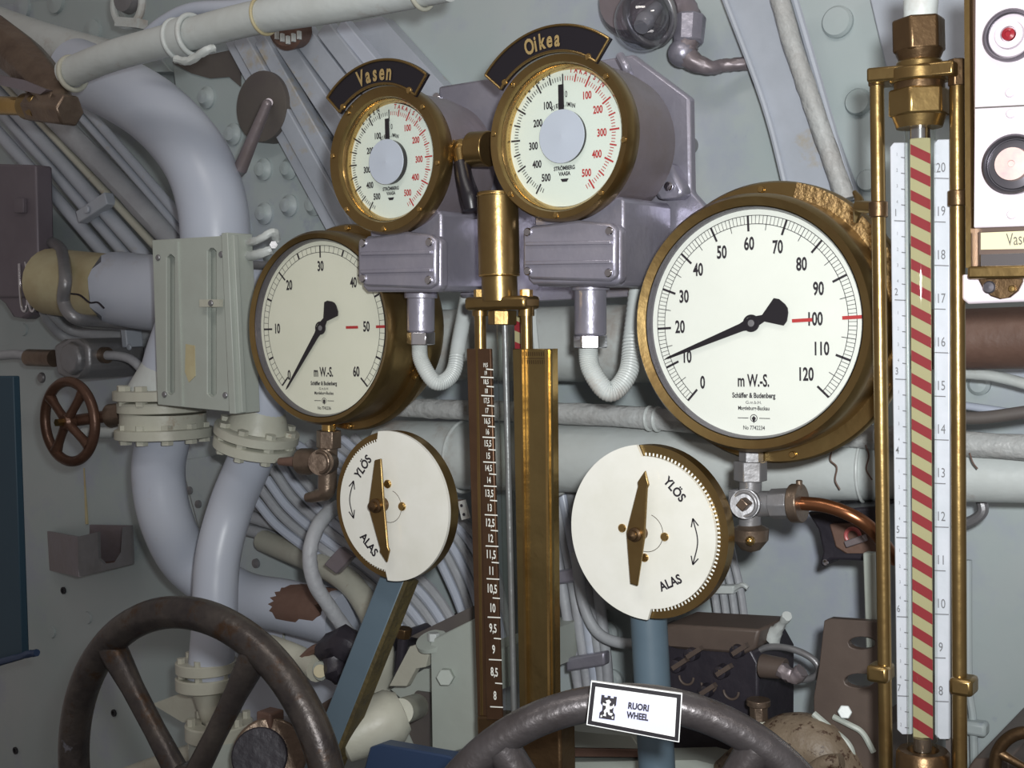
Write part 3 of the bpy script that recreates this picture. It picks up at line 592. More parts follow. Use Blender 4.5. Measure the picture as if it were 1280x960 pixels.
# large gauge at right
yb = .0
C = W(941, 404, yb); sG = S(941, 404, yb); R = 145*sG
bg = thing('depth_gauge', 'largest white depth gauge in brass, reading to 120 beside striped tube', 'gauge', C+Vector((0, 0, -R*1.15)))
gauge_body(bg, C, R, 161*sG, 181*sG, .10, .038, 'brass', 'brass', 'brass')
obj('cast_patch', MB().plate([[pol(C, 180*sG, g) for g in range(14, 85, 4)]+[pol(C, 160*sG, g) for g in range(82, 12, -4)]], .030, .039), 'brass_cast', bg)
pressure_gauge(bg, C, R, 2.25, -137, 120, True, 0, 'dial_white', -110, 100, .155, 0, 'No 7742234', {0: .71, 10: .70, 20: .70, 30: .70, 40: .70, 50: .68, 60: .68, 70: .68, 80: .66, 90: .655, 100: .56, 110: .655, 120: .65})
screws([pol(C, 171*sG, a, .037) for a in (-3, 118, 170, 225, 290)], 4.5*sG, 'brass_bright', bg)
obj('mounting', MB().cyl(C+Vector((0, .095, .075)), Vector((C.x, HULL, C.z+.075)), .02), 'grey_metal', bg)
# cream gauge at left
yc = .05
C2 = W(403, 410, yc); s2 = S(403, 410, yc); R2 = 111*s2
lg = thing('depth_gauge', 'cream-faced depth gauge in brass reading to 60, at left', 'gauge', C2+Vector((0, 0, -R2*1.15)))
gauge_body(lg, C2, R2, 121*s2, 132*s2, .10, .045, 'brass', 'brass', 'brass')
pressure_gauge(lg, C2, R2, 4.5, -135, 60, False, 0, 'dial_cream', -141, 50, .155, 0, 'No 7742236', {0: .76, 10: .71, 20: .70, 30: .69, 40: .69, 50: .66, 60: .70})
screws([pol(C2, 126.5*s2, a, .044) for a in (2, 60, 120, 180, 240, 300)], 3.5*s2, 'brass_bright', lg)
obj('mounting', MB().cyl(C2+Vector((0, .095, .075)), Vector((C2.x, HULL, C2.z+.075)), .02), 'grey_metal', lg)

# revolution dials
def rev_dial(th, a, b, y, Rfp, Rbp, word, na0, na1, Rn0, Rn1, ctr, face, off):
    C = W(a, b, y); s = S(a, b, y); R = Rfp*s; Rb = Rbp*s; ra = math.radians
    bk = Vector((0, 1, 0)); Cb = W(*ctr, y-.006)
    obj('bezel', MB().lathe(Cb, bk, [(R*1.03, .018), (R*1.03, .0), (R*1.03+.002, -.006), (Rb*.97, -.008), (Rb, -.003), (Rb, .012), (Rb*.985, .014)], 96), 'brass', th)
    obj('inner_rim', MB().lathe(Cb, bk, [(R*.975, .014), (R*.985, .003), (R*1.03, -.001)], 96), 'brass_bright', th)
    obj('drum', MB().lathe(Cb, bk, [(Rb*.95, .012), (Rb*.95, .075), (Rb*.91, .10), (0, .10)], 72), 'silver_dark', th)
    obj('glass_disc', MB().lathe(Cb+FR*.0, FR, [(R*1.03, 0), (R*1.03, .0015), (0, .0015)], 64), 'glass', th)
    C = W(a, b, y+.004); d = dialface(th, C, R, face); K = C+FR*.0005; ink = MB(); red = MB()
    per = .295
    ink.tick(K, 0, R*.70, R*.90, R*.022)
    for sgn, mk in ((-1, ink), (1, red)):
        for v in range(10, 521, 10):
            t = ra(v*per*sgn)
            if v % 100 == 0: mk.tick(K, t, R*.765, R*.925, R*.026)
            elif v % 50 == 0: mk.tick(K, t, R*.785, R*.90, R*.022)
            else: mk.tick(K, t, R*.80, R*.865, R*.011)
        NP = [(-.28, .49), (-.46, .245), (-.55, -.09), (-.49, -.37), (-.33, -.585)] if sgn < 0 else [(.415, .56), (.60, .33), (.66, -.01), (.57, -.315), (.385, -.573)]
        for i, (nx, nz_) in enumerate(NP): mk.text(str(100*(i+1)), K+Vector((nx*R, 0, nz_*R))*.965, R*.150, xs=.70, bold=.03)
    for sgn, st, mk in ((-1, 'ETEEN', ink), (1, 'TAKAISIN', red)):
        n = len(st)
        for i, ch in enumerate(st):
            t = ra((-27+6.0*(i-(n-1)/2)) if sgn < 0 else (27+5.2*(i-(n-1)/2)))
            mk.text(ch, K+Vector((math.sin(t)*R*.945, 0, math.cos(t)*R*.945)), R*.105, rot=-t, xs=.80, bold=.035)
    ink.text('0', K+Vector((R*.055, 0, R*.60)), R*.13, xs=.6, bold=.01)
    for i, ch in enumerate('KIERR./MIN'):
        t = ra(-24+5.2*i); ink.text(ch, K+Vector((math.sin(t)*R*.46, 0, math.cos(t)*R*.46)), R*.085, rot=-t*.4, xs=.8, bold=.035)
    ink.text('STRÖMBERG', K+Vector((0, 0, -R*.45)), R*.08, xs=.8, bold=.035); ink.text('VAASA', K+Vector((0, 0, -R*.53)), R*.08, xs=.8, bold=.035)
    E = K+Vector((0, 0, -R*.62)); ink.quad([E+Vector((-R*.07, 0, R*.02)), E+Vector((-R*.04, 0, -R*.025)), E+Vector((R*.04, 0, -R*.025)), E+Vector((R*.07, 0, R*.02))][::-1])
    obj('printing', ink, 'ink', d); obj('red_printing', red, 'ink_red', d)
    obj('needle', MB().box(C+FR*.004+Vector((-R*.02*0, 0, R*.56)), (R*.085, .001, R*.36)), 'black_paint', th)
    obj('centre_disc', MB().lathe(C, FR, [(R*.385, off), (R*.385, off+.0006), (R*.38, off+.001), (R*.03, off+.001), (0, off+.0014)], 56), 'dial_hub', th)
    obj('centre_post', MB().cyl(C, C+FR*off, R*.38, n=48), 'black_paint', th)
    screws([pol(Cb, Rb*.93, g, -.0075) for g in (48, 98, 140, 182, 228, 278, 318)], Rb*.035, 'brass_bright', th)
    # arched name plate
    n = 30; A0, A1 = ra(na0), ra(na1); r0, r1 = Rn0*s, Rn1*s
    def ring(ri, ro, u0, u1): 
        return [pol(Cb, ro, math.degrees(u0+(u1-u0)*i/n)) for i in range(n+1)]+[pol(Cb, ri, math.degrees(u1-(u1-u0)*i/n)) for i in range(n+1)]
    e = 3.2*s
    pl = obj('name_plate', MB().plate([ring(r0, r1, A0, A1)], Cb.y-.013, Cb.y-.009), 'black_paint', th, bev=.0005)
    rimm = MB(); path = ring(r0+e*.5, r1-e*.5, A0+e/r1*.6, A1-e/r1*.6); path.append(path[0])
    for p, q in zip(path[:-1], path[1:]):
        rimm.cyl(Vector((p.x, Cb.y-.0135, p.z)), Vector((q.x, Cb.y-.0135, q.z)), e*.55, n=8)
    obj('rim', rimm, 'brass', pl)
    mid = (na0+na1)/2; tx = MB(); st = word; step = math.degrees(15.5*s/((r0+r1)/2))
    widths = {'i': .55, 'V': 1.0}; tot = sum(widths.get(c, .85) for c in st); cur = -tot/2
    for ch in st:
        wd = widths.get(ch, .85); t = math.radians(mid+(cur+wd/2)*step*.88); cur += wd
        p = pol(Cb, (r0+r1)/2-1.5*s, math.degrees(t), -.0142); tx.text(ch, p, 27*s, rot=-t*.8, xs=.66, bold=.03)
    obj('lettering', tx, 'gold_letter', pl)
    for g in (na0+6, na1-8): obj('clamp_screw', screw_mb(pol(Cb, r0+2*s, g, -.013), 4*s), 'brass_bright', pl)
vd = thing('revolution_dial', 'smaller revolution dial under arched plate reading Vasen', 'dial', W(485, 292, .04))
rev_dial(vd, 488, 203, 0.0, 73, 92, 'Vasen', -46, 40, 90, 122, (485, 200), 'dial_mint', .007)
od = thing('revolution_dial', 'larger revolution dial under arched plate reading Oikea', 'dial', W(701, 277, .04))
rev_dial(od, 705, 171, 0.0, 87, 104, 'Oikea', -50, 38, 102, 136, (701, 172), 'dial_mint', .004)
# housings under the dials
def housing(lab, cov, hb, gl, s_at, dial):
    (a0, b0, a1, b1) = cov; th = thing('terminal_housing', lab, 'housing', W((a0+a1)/2, b1+10, .02)); y = .0; s = S(*s_at, y)
    obj('casing', MB().pp(rr(*hb, 4), y+.018, .10), 'silver_paint', th, bev=.006)
    obj('gasket_rim', MB().pp(rr(a0+6, b0+4, a1+6, b1+4, 6), y+.006, .014), 'silver_paint', th, bev=.003)
    c = obj('lid', MB().pp([(a0, b0+12), (a0+10, b0+6), ((a0+a1)/2+10, b0-2), (a1-8, b0+2), (a1, b0+8), (a1, b1-6), (a1-10, b1), (a0+10, b1-3), (a0, b1-12)], y, .012), 'silver_paint', th, bev=.003)
    for f in (.36, .68):
        b = b0+(b1-b0)*f; obj('rib', MB().beam(W(a0+5, b+1, y), W(a1-5, b-1, y), 5*s, .006), 'silver_paint', c, bev=.001)
    screws([W(a, b, y) for a, b in ((a0+7, b0+13), (a1-8, b0+12), (a0+7, b1-13), (a1-9, b1-11))], 5.5*s, 'chrome', c)
    gx, g0, g1, gr = gl; yy = .055
    obj('gland', MB().cyl(W(gx, g0-4, yy), W(gx, g1-16, yy), gr*s*1.0), 'silver_paint', th, bev=.002)
    obj('gland_collar', MB().cyl(W(gx, g0-6, yy), W(gx, g0+5, yy), gr*1.2*s), 'silver_paint', th, bev=.001)
    obj('gland_nut', MB().cyl(W(gx, g1-16, yy), W(gx, g1, yy), gr*1.05*s, n=6), 'chrome', th, bev=.001)
    return th
h1 = housing('silver housing with ribbed lid below the Vasen dial', (447, 291, 545, 361), (462, 262, 552, 364), (526, 368, 431, 18), (500, 330), None)
h2 = housing('silver housing with ribbed lid below the Oikea dial', (653, 277, 770, 352), (668, 246, 780, 358), (738, 358, 435, 21), (710, 310), None)
def armoured(lab, pix, rpx, ys, g):
    ys = [ys]*len(pix) if not isinstance(ys, list) else ys
    pts = spline([W(a, b, y) for (a, b), y in zip(pix, ys)], 24); r = rpx*S(*pix[2], ys[2]); mb = MB()
    mb.tube(pts, [r*(1+.07*(i % 2)) for i in range(len(pts))], 16, 1)
    return obj('armoured_hose', mb, 'pipe_white', None, lab, 'hose', g)
armoured('braided pale hose curling up from the gland under the Vasen housing', [(524, 428), (527, 452), (545, 478), (566, 466), (574, 425), (584, 372)], 9.5, [.055, .055, .06, .08, .1, .13], 'hoses under the housings')
armoured('braided pale hose curling up from the gland under the Oikea housing', [(735, 432), (739, 462), (762, 490), (785, 466), (791, 420), (800, 345)], 12, [.055, .055, .06, .08, .1, .12], 'hoses under the housings')
# back plate with lug
bpl = thing('mounting_plate', 'lilac-grey mounting plate behind the two revolution dials', 'plate', W(720, 370, .13))
obj('sheet', MB().pp([(548, 108), (660, 90), (790, 68), (862, 122), (864, 240), (884, 262), (880, 300), (800, 370), (600, 380), (548, 300)], .125, .014), 'silver_paint', bpl, bev=.003)
tri = [(816, 240), (836, 201), (855, 238), (850, 248), (822, 250)]
obj('corner_lug', MB().pp(tri, .105, .022), 'silver_paint', bpl, bev=.006)
screws([W(836, 233, .103)], 6*S(836, 233, .1), 'chrome', bpl)
obj('clip', MB().tube([W(775, 70, .10), W(783, 85, .095), W(790, 105, .12)], .005, 10), 'silver_paint', bpl)
obj('rear_block', MB().pp([(575, 250), (600, 240), (600, 372), (575, 372)], .10, .03), 'silver_paint', bpl, bev=.003)
for a, b in ((600, 150), (720, 150), (640, 340), (820, 330)):
    p = W(a, b, .139); obj('standoff', MB().cyl(p, Vector((p.x, HULL, p.z)), .012), 'grey_metal', bpl)
screws([W(546, 122, .124)], 6*S(546, 122, .12), 'chrome', bpl)
# cock between the dials
ck = thing('lever_cock', 'small brass cock with hanging black handle between the revolution dials', 'valve', W(585, 262, .02))
s = S(585, 190, .02)*1.3
obj('flange_disc', MB().cyl(W(590, 187, .02), W(612, 186, .02), 17*s, 17*s, 32), 'brass', ck, bev=.001)
obj('body', MB().tube([W(560, 184, .02), W(577, 186, .02), W(592, 187, .02)], [6*s, 10*s, 7*s], 16), 'brass_bright', ck)
obj('end_nut', MB().cyl(W(560, 184, .018), W(570, 185, .018), 8.5*s, n=6), 'brass_bright', ck, bev=.0005)
obj('socket', MB().cyl(W(575, 188, .015), W(577, 207, .012), 8*s, 6.5*s), 'brass', ck)
obj('handle', MB().tube([W(577, 204, .012), W(581, 225, .008), W(587, 245, .006), W(590, 262, .006)], [8*s, 8.5*s, 9.5*s, 8*s], 16), 'black_paint', ck)
# ================================================================== BRASS SCALE IN THE MIDDLE
ms = thing('draught_scale', 'tall brass tube gauge with engraved scale 8 to 20 between the dials', 'gauge', W(640, 900, .0))
y = .0; s = S(625, 400, y)
def vc(px0, py0, px1, py1, y, rpx, mt, name, par, r1=None, n=28, bev=0):
    s = S(px0, py0, y); return obj(name, MB().cyl(W(px0, py0, y), W(px1, py1, y), rpx*s, (r1 or rpx)*s, n), mt, par, bev=bev)
vc(622, 240, 624, 345, y, 26, 'brass', 'cylinder', ms, bev=.001); vc(624, 345, 625, 376, y, 22.5, 'brass', 'lower_cylinder', ms)
obj('ring', MB().torus(W(624, 344, y), (0, 0, 1), 24*s, 2*s), 'brass_bright', ms); obj('ring', MB().torus(W(622, 244, y), (0, 0, 1), 24.5*s, 2*s), 'brass_bright', ms)
screws([W(614, 322, y-.018)], 5*s, 'brass', ms)
obj('cross_bar', MB().beam(W(590, 380, y), W(666, 378, y), 17*s, .030, side=(0, 0, 1)), 'brass', ms, bev=.004)
for a in (600, 658):
    obj('cap_nut', MB().cyl(W(a, 372, y-.001), W(a, 362, y-.001), 8*s, n=6), 'brass_bright', ms)
    obj('collar', MB().cyl(W(a, 384, y), W(a, 395, y), 10*s, n=24), 'brass', ms)
    obj('rod', MB().cyl(W(a, 384, y), W(a+.020*350, 950, y), 7.5*s, n=20), 'brass', ms)
obj('gland_nut', MB().cyl(W(628, 388, y), W(628, 406, y), 18*s, n=6), 'brass', ms, bev=.001)
obj('glass_tube', MB().cyl(W(630, 404, y), W(642, 900, y), 9.5*s, cap=False), 'tube_glass', ms)
obj('inner_rod', MB().cyl(W(631, 404, y+.001), W(643, 900, y+.001), 4*s, n=14), 'grey_metal', ms)
obj('stripe_board', MB().plate([[W(a, b, y+.022) for a, b in ((643, 395), (664, 395), (672, 900), (650, 900))]], y+.022, y+.024), 'stripe_cream', ms)
sb = MB()
for i in range(19):
    b = 400+i*27; o = (b-400)*.02; sb.quad([W(643+o, b, y+.0216), W(664+o, b+9, y+.0216), W(664+o, b+22, y+.0216), W(643+o, b+13, y+.0216)])
obj('red_stripes', sb, 'stripe_red', ms)
sl = obj('engraved_strip', MB().pp([(597, 436), (613, 436), (627, 900), (608, 900)], y-.012, .004).pp([(583, 436), (600, 436), (611, 900), (597, 900)], y-.006, .004), 'brass_scale', ms, bev=.0008)
sl.data.materials[0] = M['brass_scale']
tk = {8: 883, 9: 824, 10: 771, 11: 723, 12: 682, 13: 643, 14: 607, 15: 577, 16: 546, 17: 519, 18: 494, 19: 471, 20: 451}
def tky(v):
    f = int(math.floor(v)); return tk[f] if v == f else (tk[f]+tk[f+1])/2
mk = MB(); yq = y-.0124
v = 8.0
while v <= 19.5:
    b = tky(v); gap = (tky(max(v, 8))-tky(v+.5)) if v < 20 else 10; whole = v == int(v); cx = 604+(b-436)*.0285
    x0 = cx-4 if whole else cx+3; x1 = cx+12
    mk.quad([W(x0, b-.4, yq), W(x1, b+.4, yq), W(x1, b+1.9, yq), W(x0, b+1.1, yq)])
    st = str(int(v)) if whole else ('%.1f' % v).replace('.', ','); sz = min(gap*.70, 15)*s*1.25
    mk.text(st, W(cx+2, b-gap*.44, yq), sz*.82, xs=.62, bold=.02); v += .5
obj('engraved_numbers', mk, 'white_fill', sl)
pr = obj('brass_channel', MB().pp([(641, 436), (688, 436), (692, 905), (650, 905)], y-.006, .004), 'brass_dent', ms, bev=.0008)
pr2 = MB()
obj('channel_edge', MB().beam(W(689, 436, y), W(693, 905, y), .003, .020), 'brass_bright', pr)
obj('channel_edge', MB().beam(W(653, 436, y-.008), W(660, 905, y-.008), .0025, .006), 'brass', pr)
mk = MB()
for q in range(11):
    for b in (440, 450):
        a = 657+2.7*q+(1.3 if b > 445 else 0); mk.quad([W(a, b, y-.0064), W(a+.9, b, y-.0064), W(a+1.2, b+5, y-.0064), W(a+.3, b+5, y-.0064)])
mk.quad([W(656, 447.5, y-.0064), W(688, 447.5, y-.0064), W(688, 448.5, y-.0064), W(656, 448.5, y-.0064)])
obj('worn_engraving', mk, 'brass_dark', pr)
obj('foot', MB().pp([(595, 895), (700, 900), (702, 1010), (600, 1010)], y-.01, .03), 'brass_dark', ms, bev=.003)

# ================================================================== INDICATOR DISCS
def disc(lab, a, b, y, Rp, side, hub, tip, tail, tipfirst, ytx, atx, arr, post):
    th = thing('indicator_disc', lab, 'indicator', W(a, b+Rp, y)); C = W(a, b, y); s = S(a, b, y); R = Rp*s; ra = math.radians
    n = 60
    obj('brass_ring', MB().lathe(C+Vector((0, .001, 0)), Vector((0, 1, 0)), [(R*.80, 0), (R*.99, 0), (R*.99, .014), (R*.9, .016), (0, .016)], 80), 'brass', th)
    a0, a1 = (0, 180) if side > 0 else (-180, 0); off = 4 if side > 0 else 8
    a0 -= off*(1 if side > 0 else -0); a1 = a1+(6 if side > 0 else -off)
    out = []
    N = 120
    for i in range(N):
        g = -180+360*i/N; inb = (a0 < g < a1) if side > 0 else (-176 < g < -9)
        out.append(pol(C, R*(.868 if inb else 1.0), g))
    obj('face', MB().plate([out], y-.004, y), 'disc_white', th)
    tk_ = MB()
    for i in range(60):
        g = a0+2+(a1-a0-4)*(i+.5)/60
        tk_.tick(C+FR*.0004, ra(g), R*.872, R*.905, R*.020)
    obj('graduation', tk_, 'white_fill', th)
    mk = MB(); yk = y-.0044; s_ = s
    for st, (px, py), ang, sz in ytx:
        mk.text(st, W(px, py, yk), sz*s, xs=.9, bold=.03, rot=ra(ang))
    # curved double arrow
    cx, c0, c1, bow = arr; pa = spline([W(cx, c0, yk), W(cx+bow, (c0+c1)/2, yk), W(cx, c1, yk)], 10)
    for p, q in zip(pa[:-1], pa[1:]):
        d = (q-p).normalized(); t = Vector((-d.z, 0, d.x))*.8*s; mk.quad([p-t, q-t, q+t, p+t])
    for p, q in ((pa[0], pa[3]), (pa[-1], pa[-4])):
        d = (q-p).normalized(); t = Vector((-d.z, 0, d.x))
        for sg in (-1, 1):
            e = p+d*10*s+t*sg*5*s; f = (e-p).normalized(); g = Vector((-f.z, 0, f.x))*.8*s; mk.quad([p-g, e-g, e+g, p+g])
    obj('lettering', mk, 'ink', th)
    # pointer
    H = W(hub[0], hub[1], y-.015); T = W(*tip, y-.015); B = W(*tail, y-.015)
    d = (T-H).normalized(); nn = Vector((-d.z, 0, d.x)); LT = (T-H).length; db = (B-H).normalized(); LB = (B-H).length; s3 = s
    out = [T, H+d*LT*.80+nn*8*s3, H+d*LT*.74+nn*6.5*s3, H+nn*13*s3, H+db*LB+nn*5*s3, H+db*LB-nn*5*s3, H-nn*13*s3, H+d*LT*.74-nn*6.5*s3, H+d*LT*.80-nn*8*s3]
    p = obj('pointer', MB().plate([[(v.x, v.z) for v in out]], y-.0165, y-.0135), 'brass', th, bev=.0008)
    obj('boss', MB().lathe(Vector((H.x, y, H.z)), FR, [(9*s, 0), (9*s, .0185), (6*s, .0195), (6*s, .024), (0, .0255)], 24), 'brass_dark', p)
    obj('scribed_ring', MB().arc(C+FR*.0043, R*.215, R*.222, ra(20), ra(250), 40), 'brass_dark', th)
    screws(post, 5.5*s, 'brass_bright', th)
    return th
ld = disc('left white indicator disc, brass scale on its left half, pointer tip down', 489, 632, -.02, 94, -1, (471, 632), (484, 703), (473, 574), False,
     [('YLÖS', (454, 584), 50, 16), ('ALAS', (461, 681), -46, 16)], None, (442, 601, 648, -5), [W(a, b, -.024) for a, b in ((485, 605), (503, 633))])
rdsc = disc('right white indicator disc, brass scale on its right half, pointer tip up', 810, 665, -.02, 110, 1, (795, 668), (807, 588), (793, 731), True,
     [('YLÖS', (843, 612), -46, 16), ('ALAS', (838, 729), 26, 16)], None, (866, 648, 706, 6), [W(a, b, -.024) for a, b in ((778, 660), (831, 671), (806, 697))])
for dsc, a, b in ((ld, 489, 632), (rdsc, 810, 665)):
    c = W(a, b, 0); obj('rear_shaft', MB().cyl(c+Vector((0, -.008, 0)), Vector((c.x, .03, c.z)), .014), 'grey_metal', dsc)
# posts
ps = thing('slanting_post', 'slanting blue square post with a rusty side below left disc', 'post', W(415, 940, .0))
A, B = W(499, 716, .02), W(408, 945, -.02); B = A+(B-A)*1.35
obj('shaft', MB().beam(A, B, .034, .020), 'blue_post', ps, bev=.002)
dd = (B-A).normalized(); sd = Vector((0, 1, 0)).cross(dd).normalized(); sd = sd if sd.x > 0 else -sd
obj('rusty_side', MB().beam(A+sd*.0185+Vector((0, .001, 0)), B+sd*.0185+Vector((0, .001, 0)), .006, .021), 'rust_dark', ps)
pv = thing('upright_post', 'upright blue-grey round post below the right disc', 'post', W(822, 1000, .02))
obj('shaft', MB().cyl(W(810, 760, .02), W(824, 1010, .02), 23*S(815, 800, .02)).cyl(W(824, 1008, .02), Vector((W(824, 1010, .02).x, .02, 0)), 23*S(815, 800, .02)), 'blue_post', pv)
# ================================================================== VALVES UNDER THE GAUGES
gv = thing('gauge_cock', 'grey metal gauge cock with copper pipe under the largest gauge', 'valve', W(938, 692, .03))
y = .03; s = S(938, 630, y)
vc(939, 562, 939, 580, y, 15, 'grey_metal', 'upper_neck', gv, n=6); vc(938, 576, 938, 601, y, 21, 'grey_metal', 'hex_nut', gv, n=6, bev=.001)
vc(938, 600, 937, 665, y, 14, 'grey_metal', 'body', gv)
obj('front_boss', MB().cyl(W(936, 630, y), W(931, 630, y-.028), 18*s).torus(W(931, 630, y-.028), FR, 15*s, 2.6*s), 'grey_metal', gv)
obj('square_stem', MB().box(W(931, 630, y-.030), (12*s, .014, 12*s), Matrix.Rotation(.7, 3, 'Y')), 'bronze', gv, bev=.001)
obj('side_lug', MB().pp([(910, 612), (922, 612), (922, 648), (910, 644)], y, .02), 'grey_metal', gv, bev=.002)
obj('side_arm', MB().cyl(W(940, 630, y), W(995, 629, y), 16*s), 'grey_metal', gv); obj('union_nut', MB().cyl(W(965, 630, y), W(988, 629, y), 19*s, n=8), 'grey_metal', gv, bev=.001)
obj('clamp_ring', MB().cyl(W(990, 629, y), W(1003, 629, y), 24*s).cyl(W(999, 600, y), W(999, 612, y), 4*s), 'bronze', gv, bev=.001)
obj('lower_bonnet', MB().lathe(W(938, 655, y), (0, 0, -1), [(12*s, 0), (23*s, 6*s), (22*s, 20*s), (12*s, 32*s), (0, 36*s)], 28), 'bronze', gv)
obj('drain_plug', MB().sphere(W(938, 676, y-.024), 6*s), 'brass_bright', gv)
obj('copper_pipe', MB().tube([W(1000, 629, y), W(1030, 632, y), W(1062, 643, y), W(1090, 662, y+.01), W(1120, 700, y+.04)], 8.5*s, 16), 'copper', gv)
gl2 = thing('gauge_cock', 'brown-grey gauge cock with side spindle under the cream gauge', 'valve', W(408, 625, .07))
y = .08; s = S(408, 570, y)
vc(411, 520, 411, 540, y, 9, 'brass_bright', 'upper_neck', gl2, n=16); vc(411, 538, 411, 560, y, 16, 'bronze', 'hex_nut', gl2, n=6, bev=.001)
vc(410, 560, 409, 610, y, 12, 'bronze', 'body', gl2)
obj('front_boss', MB().cyl(W(408, 578, y), W(401, 578, y-.025), 16*s).torus(W(401, 578, y-.025), FR, 13*s, 2.5*s), 'bronze', gl2)
obj('side_barrel', MB().lathe(W(408, 577, y), W(340, 577, y)-W(408, 577, y), [(14*s, 0), (16*s, 12*s), (14*s, 16*s), (17*s, 28*s), (17*s, 42*s), (9*s, 45*s)], 28), 'bronze', gl2)
obj('spindle', MB().cyl(W(370, 577, y), W(350, 577, y), 7*s, 5*s), 'brown_primer', gl2)
obj('lower_elbow', MB().tube([W(409, 600, y), W(408, 614, y), W(396, 620, y), W(384, 622, y)], [10*s, 11*s, 8*s, 6*s], 14), 'bronze', gl2)

# ================================================================== STRIPED TUBE GAUGE AT RIGHT
rt = thing('tube_gauge', 'tall glass tube gauge with red and cream striped board at right', 'gauge', W(1152, 960, -.06))
y = -.05; s = S(1150, 300, y)
vc(1152, -20, 1150, 30, y, 22, 'pipe_white', 'feed_pipe', rt, r1=20)
vc(1148, 24, 1149, 66, y, 33, 'brass_dark', 'top_nut', rt, n=6, bev=.002); vc(1149, 64, 1149, 78, y, 30, 'brass_dark', 'top_nut_skirt', rt, r1=24)
vc(1149, 76, 1149, 100, y, 28, 'brass', 'neck', rt, bev=.002)
obj('cross_flange', MB().beam(W(1092, 98, y), W(1200, 88, y), 18*s, .036, side=(0, 0, 1)), 'brass', rt, bev=.002)
obj('flange_disc', MB().cyl(W(1149, 86, y), W(1149, 104, y), 36*s, n=40), 'brass', rt, bev=.002)
vc(1149, 104, 1149, 114, y, 31, 'brass_dark', 'under_collar', rt)
vc(1149, 112, 1149, 146, y, 38, 'brass', 'lower_nut', rt, n=6, bev=.002); vc(1149, 146, 1149, 160, y, 33, 'brass', 'lower_collar', rt, r1=28)
rods = ((1096, 1108), (1196, 1200))
for i, (a, a1) in enumerate(rods):
    r = 9*s; obj('rod', MB().cyl(W(a, 100, y), W(a1, 1000, y), r), 'brass', rt)
    obj('rod_nut', MB().cyl(W(a, 82+(-8 if i else 4), y), W(a, 108, y), 11*s, n=6), 'brass_dark', rt, bev=.001)
    b = (262, 248)[i]; obj('rod_collar', MB().cyl(W(a+(2, 1)[i], b-10, y), W(a+(2, 1)[i], b+10, y), 12*s), 'brass_dark', rt, bev=.001)
    b = (840, 856)[i]; aa = (1104, 1201)[i]; obj('rod_clamp', MB().box(W(aa+(-3, 4)[i], b, y), (28*s, .022, 22*s)), 'brass', rt, bev=.003)
obj('wing_nut', MB().tube([W(1068, 240, y+.02), W(1074, 250, y+.015), W(1073, 262, y+.01), W(1070, 276, y+.02)], [3*s, 6*s, 7*s, 4*s], 12).cyl(W(1072, 258, y+.01), W(1098, 260, y), 8*s), 'brass', rt)
gt = obj('glass_tube', MB().cyl(W(1150, 158, y), W(1153, 940, y), 18.5*s, n=48, cap=False), 'tube_glass', rt)
obj('tube_end', MB().cyl(W(1150, 160, y), W(1150, 174, y), 13*s), 'chrome', rt)
obj('stripe_board', MB().plate([[W(a, b, y) for a, b in ((1138, 172), (1163, 172), (1166, 922), (1142, 922))]], y-.001, y+.001), 'stripe_cream', rt)
sb = MB(); i = 0; b = 180.0
while b < 905:
    o = (b-172)*.0045; h = 13+(b-172)*.001
    sb.quad([W(1138+o, b, y-.0014), W(1163+o, b+12+(b-180)*.006, y-.0014), W(1163+o, b+12+h+(b-180)*.006, y-.0014), W(1138+o, b+h, y-.0014)]); b += 28.6
obj('red_stripes', sb, 'stripe_red', rt)
def strip(x0, x1, xb0, xb1, t, bt, lab):
    o = obj('scale_strip', MB().pp([(x0, t+6), (x0+5, t), (x1, t), (xb1, bt), (xb0+6, bt), (xb0, bt-6)], y+.004, .004), 'scale_plate', rt, bev=.0008); return o
s1 = strip(1112, 1134, 1121, 1140, 178, 918, ''); s2_ = strip(1167, 1187, 1168, 1187, 174, 924, '')
mk = MB(); yk = y+.0034
for i in range(37):
    b = 196+i*19.8; xr = 1132+(b-178)*.007
    L = 15 if i % 5 == 4 else 6
    mk.quad([W(xr-L, b, yk), W(xr-1, b+.6, yk), W(xr-1, b+1.8, yk), W(xr-L, b+1.2, yk)])
    if i % 5 == 4: mk.text(str((i+1)//5), W(xr-13, b-9, yk), 13*s, xs=.7, bold=.005)
    else: mk.text(str((i+1) % 5), W(xr-11, b-3, yk), 6*s, xs=.7)
obj('printing', mk, 'ink_soft', s1)
mk = MB()
for i in range(13):
    b = 222+i*54.5; x0 = 1168; L = 18 if i % 2 == 0 else 14
    mk.quad([W(x0, b, yk), W(x0+L, b+.6, yk), W(x0+L, b+1.8, yk), W(x0, b+1.2, yk)]); mk.text(str(20-i), W(x0+8, b-12, yk), 17*s, xs=.7, rot=0)
obj('printing', mk, 'ink_soft', s2_)
obj('base_cup', MB().lathe(W(1154, 962, y), (0, 0, 1), [(34*s, -40*s), (34*s, -8*s), (33*s, 22*s), (30*s, 26*s), (20*s, 26*s), (17*s, 14*s), (0, 14*s)], 44), 'brass_dark', rt)
obj('tube_seat', MB().cyl(W(1153, 938, y), W(1153, 922, y), 11*s), 'bronze', rt)
obj('back_rail', MB().beam(W(1185, 380, y+.03), W(1195, 990, y+.03), .012, .012), 'shade_brown', rt)
